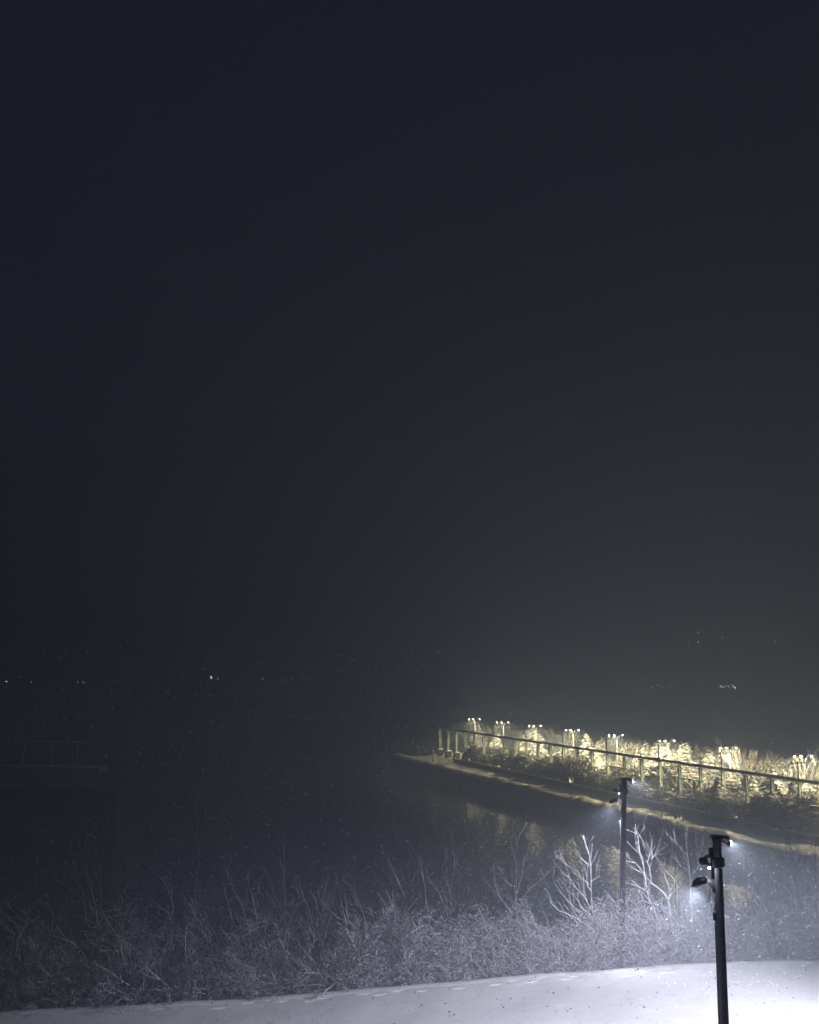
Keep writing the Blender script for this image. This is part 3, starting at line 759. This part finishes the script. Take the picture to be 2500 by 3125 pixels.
for n_, (px, o, ty, wd) in enumerate([(1520, 68, 2236, 1.0), (1500, 66, 2268, 1.5), (1548, 70, 2280, 1.3), (1608, 70, 2228, 1.0), (1636, 71, 2222, 1.1), (1690, 72, 2262, .9), (1765, 75, 2232, 1.0), (1800, 72, 2250, .9),
        (1825, 68, 2262, 1.0), (1948, 70, 2272, .85), (1975, 76, 2262, 1.0), (2000, 72, 2264, 1.0), (2021, 69, 2266, 1.0), (2086, 71, 2263, 1.1), (2128, 78, 2272, .9), (2160, 80, 2272, .9),
        (2210, 74, 2330, 1.1), (2345, 78, 2345, 1.2), (2410, 74, 2370, 1.1)]):
    pier_put(con[n_ % 3], px, o, ty, 5.0, 'snow-laden conifer behind the pergola, %s from the left' % nth(n_), 'tree', GC, wd)
for k_ in range(26):
    px_ = 1460 + k_ * 41 + (k_ * 37) % 17; o_ = 71 + (k_ * 5) % 11
    ty_ = 2045 + 0.1065 * (px_ - 130) + 14 + (k_ * 13) % 22
    if k_ % 3 == 0: pier_put(con[k_ % 3], px_, o_, ty_, 5.0, 'dim snowy conifer in the back row behind the lamps, %s from the left' % nth(k_), 'tree', 'back row of pier trees', 1.15)
    else: pier_put(ball[k_ % 2], px_, o_, ty_ + 6, 2.6, 'dim frosted tree crown in the back row behind the lamps, %s from the left' % nth(k_), 'tree', 'back row of pier trees', .62)
for k_, (px_, o_, ty_, wd_) in enumerate([(1512, 69.6, 2240, 1.3), (1625, 69.6, 2226, 1.35), (1650, 69.6, 2240, 1.2), (1790, 69.6, 2235, 1.25), (1975, 69.6, 2262, 1.3), (2012, 69.6, 2256, 1.3), (2100, 69.6, 2266, 1.35), (2165, 69.6, 2285, 1.2), (2360, 64, 2345, 1.3), (2425, 64, 2360, 1.2)]):
    pier_put(con[k_ % 3], px_, o_, ty_, 5.0, 'tall broad snow-laden conifer standing by the pier lamps, %s from the left' % nth(k_), 'tree', 'tall broad conifers by the pier lamps', wd_)
pier_put(jun, 2192, 60.9, 2368, 4.2, 'dark green juniper in front of the pergola, the largest dark tree on the pier', 'tree', 'dark junipers', 1.0)
pier_put(jun, 2276, 65, 2345, 4.2, 'dark narrow juniper behind the pergola beam, below the yellow lit tree', 'tree', 'dark junipers', .8)
pier_put(jun, 2300, 65, 2352, 4.2, 'slim dark juniper just right of the narrow one behind the beam', 'tree', 'dark junipers', .7)
GD = 'dark shrubs along the pier walkway'
R = random.Random(19)
for k_ in range(17):
    px_ = 1478 + k_ * 62 + R.uniform(-18, 18); v_ = px_ - 130
    pier_put(ball[k_ % 2], px_, 60.75, 2045 + v_ * (.1462 + .052 * R.uniform(.42, .92)), 2.6, 'frosted shrub in front of the pergola columns, %s from the left' % nth(k_), 'shrub', 'frosted shrubs before the pergola columns', R.uniform(.9, 1.25))
for n_, (px, o, ty, wd) in enumerate([(1560, 61.2, 2322, 1.2), (1600, 61.0, 2326, 1.2), (1640, 60.8, 2328, 1.3), (1668, 60.8, 2335, 1.0), (1725, 60.8, 2318, 1.1), (1755, 60.8, 2320, 1.2), (1800, 60.8, 2372, 1.3),
        (1850, 60.8, 2395, 1.3), (1885, 60.8, 2400, 1.3), (1925, 60.8, 2410, 1.3), (1965, 60.8, 2415, 1.4), (2005, 60.8, 2422, 1.4), (2140, 60.8, 2440, 1.2), (2225, 60.9, 2440, 1.2), (2262, 60.9, 2445, 1.3),
        (2310, 60.9, 2465, 1.3), (2360, 60.9, 2478, 1.3), (2410, 60.8, 2480, 1.3)]):
    pier_put(dball[n_ % 2], px, o, ty, 2.0, 'dark unlit shrub on the pier walkway, %s from the left' % nth(n_), 'shrub', GD, wd)
GP = 'pale lit shrubs on the pier'
n_ = 0
for (px, o, ty, wd) in [(1450, 60.9, 2283, 1.0), (1490, 63, 2285, 1.2), (1530, 64, 2285, 1.2), (1570, 63, 2295, 1.2), (1600, 64, 2300, 1.0), (1640, 64, 2310, 1.0), (1690, 65, 2305, 1.0), (1735, 66, 2290, .9), (1790, 62.6, 2345, 1.1),
        (1835, 62.8, 2365, 1.1), (1860, 63, 2372, 1.1), (1880, 66, 2330, 1.2), (1915, 65, 2335, 1.2), (1940, 63.2, 2345, 1.1), (1970, 66, 2330, 1.1), (2000, 68, 2318, 1.2), (2040, 66, 2330, 1.2), (2045, 70, 2300, 1.4), (2080, 65, 2350, 1.1),
        (2115, 64, 2370, 1.0), (2110, 70, 2320, 1.3), (2150, 63.4, 2390, 1.0), (2160, 69, 2340, 1.3), (2200, 70, 2350, 1.2), (2245, 66, 2380, 1.1), (2280, 70, 2370, 1.2), (2310, 64, 2420, 1.1), (2340, 69, 2395, 1.2),
        (2375, 64, 2420, 1.1), (2400, 68, 2410, 1.2), (2440, 63, 2430, 1.2), (2480, 62, 2425, 1.3), (2470, 66, 2400, 1.4), (2505, 66, 2410, 1.4), (2345, 60.6, 2450, 1.1)]:
    pier_put(ball[n_ % 2], px, o, ty - 8, 2.6, 'pale snow-frosted shrub under the pier lamps, %s from the left' % nth(n_), 'shrub', GP, wd); n_ += 1

def lit_tree(px, o, top_py, H0, label, seed, lean):
    s = s_of(px, top_py + 50, o); zt = hz(s, o, top_py); H = zt - PIER_Z - .35
    root = empty('bare_tree', P(s, o, PIER_Z + .35)); R = random.Random(seed); A, B = MB(), MB()
    A.tube([Vector((0, 0, -.1)), Vector((.05, 0, H * .3)), Vector((lean * .2, 0, H * .5))], [.16, .12, .09], 8)
    for k in range(13):
        an = R.uniform(0, 6.28); l = R.uniform(.4, 1.0); z0 = H * R.uniform(.28, .5)
        grow(A, Vector((.05, 0, z0)), Vector((math.cos(an) * l, math.sin(an) * l, .9)), H * .58 * R.uniform(.7, 1), .06, 2, R, .5, 5, 4, .25, .15, .016, B)
    A.build('trunk', M_TWIGHI, root)
    if B.v: B.build('crown', M_PIERTWIG, root)
    tag(root, label, 'tree', 'bare lamp-lit trees on the pier')
lit_tree(2278, 68.5, 2283, 5, 'bare tree glowing yellow in lamp light above the pergola beam', 71, .5)
lit_tree(2470, 67.8, 2318, 5, 'bare golden lit tree above the beam at the right edge of the pier', 72, -.5)
lit_tree(1690, 72, 2238, 5, 'bare leaning tree between the snowy conifers in the middle of the pier', 73, .8)
lit_tree(2390, 76, 2330, 5, 'dim bare tree behind the pergola between the two golden trees', 74, .3)
lit_tree(1890, 74, 2262, 5, 'dim bare tree behind the beam right of the pier middle', 75, .3)

# unseen warm floodlights added at the feet of the golden trees to light them
for px_, o_, lab_ in ((2290, 67.6, 'small added warm floodlight lighting the golden tree above the pergola beam'), (2462, 66.6, 'small added warm floodlight lighting the golden tree at the right edge of the pier')):
    s_ = s_of(px_, 2330, o_); f_ = empty('floodlight', P(s_, o_, PIER_Z + .35))
    MB().tube([Vector((0, 0, 0)), Vector((0, 0, 1.9))], [.05, .05], 6).build('post', M_STEEL, f_, True)
    hd_ = MB().tube([Vector((0, 0, 1.85)), Vector((0, .03, 2.0)), Vector((0, .08, 2.12))], [.08, .13, .15], 10).build('housing', M_STEEL, f_, True)
    MB().blob((0, .09, 2.14), .10, (1, 1, .5), seg=8, jit=0).build('bulb', M_BULB, hd_, True)
    tag(f_, lab_, 'floodlight', 'added warm floodlights at the lit trees')
    ld = bpy.data.lights.new('added_flood_light', 'SPOT'); ld.energy = 1500; ld.color = (1.0, 0.70, 0.28); ld.spot_size = math.radians(110); ld.spot_blend = .6; ld.shadow_soft_size = .12
    lo = bpy.data.objects.new('added_flood_light', ld); COL.objects.link(lo); lo.parent = f_; lo.location = (0, .1, 2.3); lo.rotation_euler = (math.radians(168), 0, 0)

# handrail at the steps
s = s_of(2085, 2480, 60.3)
hr = empty('handrail', P(s, 59.4, PIER_Z))
tag(hr, 'small pale metal handrail beside the steps on the pier walkway', 'handrail')
mb = MB()
for (a, z) in ((0, .9), (-1.1, 1.15), (-2.2, 1.4)):
    mb.tube([P(s + a, 59.3, PIER_Z), P(s + a, 59.3, PIER_Z + z)], [.035, .035], 6)
on(mb, 'post', M_GREYSTEEL, hr, True)
mb = MB().tube([P(s + .1, 59.3, PIER_Z + .9), P(s - 2.3, 59.3, PIER_Z + 1.42)], [.04, .04], 6)
mb.tube([P(s + .1, 59.3, PIER_Z + .5), P(s - 2.3, 59.3, PIER_Z + .9)], [.03, .03], 6)
on(mb, 'rail', M_GREYSTEEL, hr, True)

# beacon posts on the far tip
for k, px in enumerate((1277, 1322)):
    s = s_of(px, 2312, O_EDGE + 3); b0 = empty('beacon_post', P(s, O_EDGE + 3, PIER_Z))
    MB().tube([Vector((0, 0, 0)), Vector((0, 0, 1.5))], [.09, .06], 8).build('post', M_GREYSTEEL, b0, True)
    MB().blob((0, 0, 1.62), .12, seg=8, jit=0).build('lamp', M_GREYSTEEL if k == 0 else M_FARRED, b0, True)
    tag(b0, ('short unlit beacon post' if k == 0 else 'short post with a small red lamp') + ' on the dark far tip of the pier', 'beacon', 'posts on the pier tip')
    if k:
        ld = bpy.data.lights.new('red_light', 'POINT'); ld.energy = 9; ld.color = (1, .55, .5); ld.shadow_soft_size = .12
        lo = bpy.data.objects.new('red_light', ld); COL.objects.link(lo); lo.parent = b0; lo.location = (0.2, -0.4, 2.1)

# ------------------------------------------------------------------ faint second pier at the left
e = empty('jetty', aty(100, 2380, 110))
tag(e, 'faint dark jetty with a frame of thin columns across the water at the left', 'jetty')
a = onz(-160, 2400, -1.2); b_ = onz(360, 2412, -1.2); a2 = onz(-160, 2345, -0.6); b2_ = onz(300, 2350, -0.6)
def slab(p, q, depth, z0, z1):
    d = (q - p); n_ = Vector((-d.y, d.x, 0)).normalized() * depth; mb = MB()
    for z in (z0, z1):
        for c_ in (p, q, q + n_, p + n_): mb.v.append((c_.x, c_.y, z))
    mb.f = [(3, 2, 1, 0), (4, 5, 6, 7), (0, 1, 5, 4), (1, 2, 6, 5), (2, 3, 7, 6), (3, 0, 4, 7)]; return mb
on(slab(a, b_, 8, WATER_Z - 1, -1.2), 'deck', M_STEEL, e)
on(slab(a2, b2_, 3, -1.197, -0.3), 'terrace', M_QUAY, e)
for px in (60, 145, 225):
    p = onz(px, 2347, -0.5) + Vector((0, 1.0, 0)); on(MB().tube([Vector((p.x, p.y, -.4)), Vector((p.x, p.y, 2.9))], [.13, .13], 6), 'column', M_CONC, e)
p = onz(40, 2347, -.5) + Vector((0, 1, 0)); q = onz(250, 2347, -.5) + Vector((0, 1, 0))
on(MB().tube([Vector((p.x, p.y, 3)), Vector((q.x, q.y, 3))], [.12, .12], 6), 'beam', M_CONC, e)

# ------------------------------------------------------------------ far shore and its lights
g = MB(); XS = np.arange(-420, 560, 12.0); YS = np.arange(330, 520, 10.0)
def shore_z(x, y):
    f = sm((y - 335) / 40.0); base = 3.0 + 3 * mnoise.noise(Vector((x * .01, y * .01, 0)))
    hill = 34 * math.exp(-((x - 135) / 70) ** 2) * sm((y - 350) / 90)
    return -4 + f * (base + 4) + hill
for y in YS:
    for x in XS: g.v.append((x, y, shore_z(x, y)))
nx = len(XS)
for j in range(len(YS) - 1):
    for i in range(nx - 1): a = j * nx + i; g.f.append((a, a + 1, a + 1 + nx, a + nx))
tag(g.build('hills', plain('far_hill_ground', (0.10, 0.11, 0.12), .95), smooth=True), 'dark hilly far shore', 'hills', kind='structure')
def far_lamp():
    root = empty('shore_lamp')
    MB().tube([Vector((0, 0, -1)), Vector((0, 0, 0))], [.12, .08], 6).build('post', M_GREYSTEEL, root)
    MB().blob((0, 0, 0.25), .26, seg=8, jit=0).build('lamp', M_FARWHITE, root, True)
    return root
protoF = {}
def fl(kind):
    m_ = {'w': M_FARWHITE, 'y': M_FARWARM, 'r': M_FARRED}[kind]
    return m_
far = [(20, 2080, 'w', 1.0), (97, 2081, 'w', .7), (238, 2082, 'w', .7), (254, 2082, 'w', .7), (578, 2069, 'w', .5), (645, 2067, 'w', 1.3), (664, 2071, 'w', .8), (666, 2064, 'w', .6), (802, 2072, 'w', .9), (858, 2072, 'y', .5),
       (890, 2072, 'w', .6), (908, 2074, 'w', .5), (924, 2062, 'w', .5), (940, 2088, 'r', .6), (1392, 2030, 'r', .5), (1953, 2086, 'w', .6), (1991, 2096, 'w', .9), (2008, 2092, 'y', .8), (2015, 2095, 'w', .7), (2021, 2097, 'w', .8),
       (2040, 2097, 'w', .7), (2048, 2093, 'w', .7), (2200, 2094, 'w', .7), (2204, 2098, 'w', .8), (2210, 2096, 'y', .8), (2213, 2092, 'w', .7), (2224, 2094, 'w', .7), (2228, 2097, 'w', .6), (2236, 2092, 'w', .9), (2240, 2095, 'w', .9),
       (2243, 2099, 'w', 1.0), (2400, 2094, 'w', .8), (2101, 1961, 'y', .8), (2132, 1960, 'y', .9), (2132, 1929, 'w', 1.0), (2206, 1945, 'w', .9), (2329, 1960, 'w', .8), (2361, 1960, 'y', .8), (2367, 1957, 'w', .9), (2362, 1756, 'w', .9),
       (1778, 2011, 'b', 3.2), (1975, 2013, 'b', 2.4), (2000, 2011, 'b', 3.4), (2029, 2027, 'b', 1.6), (2043, 2027, 'b', 2.0)]
M_FARBLUR = glow('far_blurred_glow', (0.85, 0.88, 1.0), 0.4)  # large dim balls imitate the blurred glow of distant lights
meshes = {}
cnt = 0
for i, (px, py, kd, sc) in enumerate(far):
    Y = 345 if py > 2040 else 385 if py > 1900 else 430
    p = aty(px, py, Y); gz = shore_z(p.x, p.y) - .3
    if gz > p.z - 1: gz = p.z - 2
    root = empty('shore_lamp', (p.x, p.y, gz)); h = p.z - gz
    MB().tube([Vector((0, 0, 0)), Vector((0, 0, h - .2 * sc))], [.14, .08], 6).build('post', M_GREYSTEEL, root)
    if kd not in meshes:
        o = MB().blob((0, 0, 0), .30, seg=8, jit=0).build('lamp', {'w': M_FARWHITE, 'y': M_FARWARM, 'r': M_FARRED, 'b': M_FARBLUR}[kd], root, True); meshes[kd] = o
    else: o = meshes[kd].copy(); COL.objects.link(o); o.parent = root
    o.location = (0, 0, h); o.scale = (sc, sc, sc * (1.4 if kd == 'b' else 1))
    side = 'across the bay at the left' if px < 1000 else 'low on the shore beyond the pier' if py > 2040 else 'glowing softly above the pier' if kd == 'b' else 'on the dark hillside'
    colr = {'w': 'tiny white', 'y': 'tiny yellowish', 'r': 'tiny red', 'b': 'large soft'}[kd]
    rank = sorted(q[0] + q[1] * 1e-4 for q in far if True).index(px + py * 1e-4)
    rk = rank; wd = nth(rk) if rk < 30 else ('thirty-' + ORD[rk - 30] if rk < 39 else 'fortieth' if rk == 39 else 'forty-' + ORD[rk - 40])
    tag(root, '%s far lamp %s, %s from the left' % (colr, side, wd), 'lamp', 'lamps on the far shore')

# ------------------------------------------------------------------ the two near lamp poles and an added unseen one
def lamp_pole(px, py_top, Y, label, tilt, seed, field=False):
    """k: metres per unit of the traced detail; built round its own base, camera-right is +x"""
    R = random.Random(seed)
    top = aty(px, py_top, Y); gx, gy = top.x, top.y; gz = ground_z(gx, gy) - .2
    root = empty('lamp_pole', (gx, gy, gz)); H = top.z - gz
    def Q(x, z, y=0.0): return Vector((x + (H - z) * tilt, y, z))
    def bld(mb, name, m, par=root, smooth=True): return mb.build(name, m, par, smooth)
    pts = [Q(0, H * i / 14 - (0.0)) for i in range(15)]
    pole = bld(MB().tube(pts, [0.135 - 0.032 * i / 14 for i in range(15)], 16), 'pole', M_POLE if field else M_FARPOLE)
    # top camera plate
    mb = MB().box(-0.17, 0.17, -0.10, 0.12, H + .015, H + .075, Matrix.Translation(Vector((0.03, 0, 0))), bev=.015)
    mb.tube([Vector((0.10, -.08, H + .05)), Vector((0.24, .02, H + .01)), Vector((0.24, .10, H - .08))], [.05, .075, .05], 8)
    mb.tube([Vector((-.12, -.05, H + .04)), Vector((-.12, -.05, H - .04))], [.02, .02], 6)
    bld(mb, 'top_bracket', M_STEEL, smooth=False)
    # small flood lamp on the far side of the top
    fl_ = bld(MB().tube([Vector((.13, .05, H - .05)), Vector((.27, .13, H - .13)), Vector((.33, .15, H - .14))], [.03, .035, .09], 10), 'flood_lamp', M_GREYSTEEL)
    bld(MB().blob((.375, .16, H - .13), .065, (0.8, .8, 1.1), seg=10, jit=0), 'bulb', M_WHITEBULB, fl_)
    # collar
    mb = MB().tube([Q(0, H - .66), Q(0, H - .62), Q(0, H - .46), Q(0, H - .42)], [.13, .165, .165, .13], 12)
    mb.box(-.20, -.12, -.05, .05, H - .44, H - .20); mb.box(-.17, -.115, -.04, .04, H - .92, H - .67)
    bld(mb, 'collar', M_STEEL, smooth=False)
    # camera box on the left with pale bracket
    cb = bld(MB().box(-.44, -.26, -.10, .10, H - .58, H - .44, bev=.03).box(-.27, -.13, -.05, .05, H - .62, H - .565), 'camera_housing', M_STEEL, smooth=False)
    bld(MB().tube([Vector((-.33, 0, H - .43)), Vector((-.24, 0, H - .41)), Vector((-.12, 0, H - .43))], [.03, .05, .035], 8), 'bracket', M_LITPAINT, cb)
    bld(MB().blob((-.24, -.07, H - .66), .035, seg=8, jit=0), 'bulb', M_WHITEBULB, cb)
    # cobra lamp head: neck + shade + lens
    zc = H - 1.12
    neck = bld(MB().tube([Q(-.10, zc - .12), Vector((-.135, 0, zc - .02)), Vector((-.18, .03, zc + .10)), Vector((-.27, .06, zc + .13))], [.04, .06, .07, .07], 10), 'lamp_neck', M_LITPAINT)  # pale colour stands in for lamp light on the neck
    ax = [Vector((-.24, .05, zc + .13)), Vector((-.32, .10, zc + .14)), Vector((-.43, .18, zc + .09)), Vector((-.50, .24, zc + .02)), Vector((-.58, .30, zc - .05))]
    head = bld(MB().tube(ax, [.06, .12, .145, .12, .015], 12, .75), 'lamp_head', M_STEEL)
    bld(MB().tube([Vector((-.34, .15, zc + .075)), Vector((-.42, .2, zc + .03)), Vector((-.50, .26, zc - .005))], [.05, .08, .04], 10, .35), 'lens', M_WHITEBULB, head)
    # junction box, cables, conduit
    bld(MB().box(-.20, -.115, -.05, .05, H - 1.86, H - 1.70, Matrix.Translation(Vector((0.02, 0, 0))), bev=.01), 'junction_box', M_STEEL, smooth=False)
    mb = MB()
    mb.tube([Vector((-.22, 0, zc - .02)), Vector((-.235, -.02, zc - .12)), Vector((-.26, -.02, zc - .22)), Vector((-.30, -.02, zc - .34))], [.012, .014, .013, .008], 6)
    mb.tube([Vector((-.17, 0, zc - .08)), Vector((-.175, -.04, zc - .25)), Vector((-.13, -.06, zc - .33)), Q(-.12, zc - .45), Q(-.15, zc - .57)], [.010] * 5, 6)
    mb.tube([Vector((-.20, 0, zc - .36)), Vector((-.24, -.03, zc - .43)), Vector((-.20, -.03, zc - .50)), Vector((-.14, -.02, zc - .49))], [.006] * 4, 5)
    bld(mb, 'cable', M_LITPAINT)
    mb = MB()
    mb.tube([Q(-.125 - .01 * i / 8, H - 1.9 - (H - 2.4) * i / 8, -.03) for i in range(9)], [.013] * 9, 6)
    mb.tube([Q(.108 + .02 * i / 8, H - .3 - (H - .8) * i / 8, .05) for i in range(9)], [.011] * 9, 6)
    bld(mb, 'conduit', M_GREYSTEEL)
    tag(root, label, 'lamp pole', 'lamp poles on the shore')
    return root, H
side, HS = lamp_pole(3500, 2440, 28.0, 'added unseen lamp pole just outside the right edge, lighting the snow field', 0, 3)  # pole added out of view as the field's main light
near, HN = lamp_pole(2188, 2560, 24.0, 'nearest dark lamp pole with floodlight and hooded lamp, standing on the bright snow field', -0.014, 1, True)
farp, HF = lamp_pole(1905, 2378, 47.5, 'farther dark lamp pole rising from the bushes, left of the nearest one', -0.045, 2)

def spot(parent, loc, target, W, angle, blend, col, size=.08):
    ld = bpy.data.lights.new('lamp_light', 'SPOT'); ld.energy = W; ld.spot_size = math.radians(angle); ld.spot_blend = blend
    ld.color = col; ld.shadow_soft_size = size
    o = bpy.data.objects.new('lamp_light', ld); COL.objects.link(o); o.parent = parent; o.location = loc
    d = Vector(target) - (Vector(parent.location) + Vector(loc))
    o.rotation_euler = d.to_track_quat('-Z', 'Y').to_euler()
COOL = (0.915, 0.885, 1.0)
for q_, h_ in ((near, HN), (farp, HF)):
    ld = bpy.data.lights.new('small_light', 'POINT'); ld.energy = 3; ld.color = COOL; ld.shadow_soft_size = .04
    lo = bpy.data.objects.new('small_light', ld); COL.objects.link(lo); lo.parent = q_; lo.location = (-.40, -.10, h_ - .72)
farp.scale = (1.2, 1.2, 1)
spot(side, (-.46, .24, HS - 1.26), (11.0, 34.2, 0), ADDED_LAMP_W, 96, 0.85, COOL, .06)
R_ = 0.95; mb = MB(); n_v = 18     # added unseen hanging visor that keeps the light off the air above the shrubs
for i_ in range(n_v + 1):
    a_ = math.radians(60 + 190 * i_ / n_v)
    for r_, z_ in ((R_, -0.125), (R_, 0.9), (R_ + .02, 0.9), (R_ + .02, -0.125)):
        mb.v.append((-.46 + r_ * math.cos(a_), .24 + r_ * math.sin(a_), HS - 1.26 + z_))
for i_ in range(n_v):
    for k_ in range(4):
        a_ = i_ * 4 + k_; b_ = i_ * 4 + (k_ + 1) % 4; mb.f.append((a_, b_, b_ + 4, a_ + 4))
mb.build('light_blocker', M_STEEL, side)
spot(near, (-.46, .24, HN - 1.26), (5.0, 31.5, 0), FIELD_LAMP_W, 116, 0.7, COOL)
spot(near, (.46, .30, HN - .12), (12.5, 31, 0), 2900, 110, 0.6, COOL, .05)
spot(farp, (-.46, .24, HF - 1.26), (8.0, 50.0, 0), 2300, 130, 0.9, COOL)
spot(farp, (.46, .30, HF - .12), (15, 50, 0), 1300, 150, 0.6, COOL, .05)

# ------------------------------------------------------------------ falling snow
def flakes(n):
    c = np.stack([rng.uniform(-16, 26, n), rng.uniform(15, 62, n), rng.uniform(-2.5, 13.5, n)], 1)
    rr = .0045 + .0105 * rng.random(n) ** 3
    ax = np.array([.8, .1, .55]) + rng.normal(0, .25, (n, 3)); ax /= np.linalg.norm(ax, axis=1, keepdims=True)
    t1 = np.cross(ax, np.array([0, 1, 0.01])); t1 /= np.linalg.norm(t1, axis=1, keepdims=True); t2 = np.cross(ax, t1)
    a = ax * rr[:, None] * 1.7; b1 = t1 * rr[:, None]; b2 = t2 * rr[:, None]
    V = np.stack([c + a, c - a, c + b1, c + b2, c - b1, c - b2], 1).reshape(-1, 3)
    fc = np.array([[0, 2, 3], [0, 3, 4], [0, 4, 5], [0, 5, 2], [1, 3, 2], [1, 4, 3], [1, 5, 4], [1, 2, 5]])
    Fc = (np.arange(n)[:, None, None] * 6 + fc[None]).reshape(-1, 3)
    me = bpy.data.meshes.new('falling_snow')
    me.vertices.add(len(V)); me.vertices.foreach_set('co', V.ravel().astype(np.float32))
    me.loops.add(Fc.size); me.loops.foreach_set('vertex_index', Fc.ravel().astype(np.int32))
    me.polygons.add(len(Fc)); me.polygons.foreach_set('loop_start', np.arange(0, Fc.size, 3, dtype=np.int32))
    me.update(calc_edges=True); me.materials.append(M_FLAKE)
    o = bpy.data.objects.new('falling_snow', me); COL.objects.link(o)
    return o
tag(flakes(130000), 'snowflakes blowing through the lamp light', 'snow', kind='stuff')

# ------------------------------------------------------------------ haze
mb = MB().box(-460, 600, -12, 560, -6.5, 52)
m, t, b = mat('night_haze'); t.nodes.remove(b)
pv = t.nodes.new('ShaderNodeVolumePrincipled'); pv.inputs['Color'].default_value = (0.74, 0.85, 1.0, 1)
pv.inputs['Density'].default_value = HAZE_DENSITY; pv.inputs['Anisotropy'].default_value = 0.3
t.links.new(pv.outputs[0], t.nodes['Material Output'].inputs['Volume'])
hz_o = mb.build('haze', m)
tag(hz_o, 'thin snow haze filling the night air', 'haze', kind='stuff')
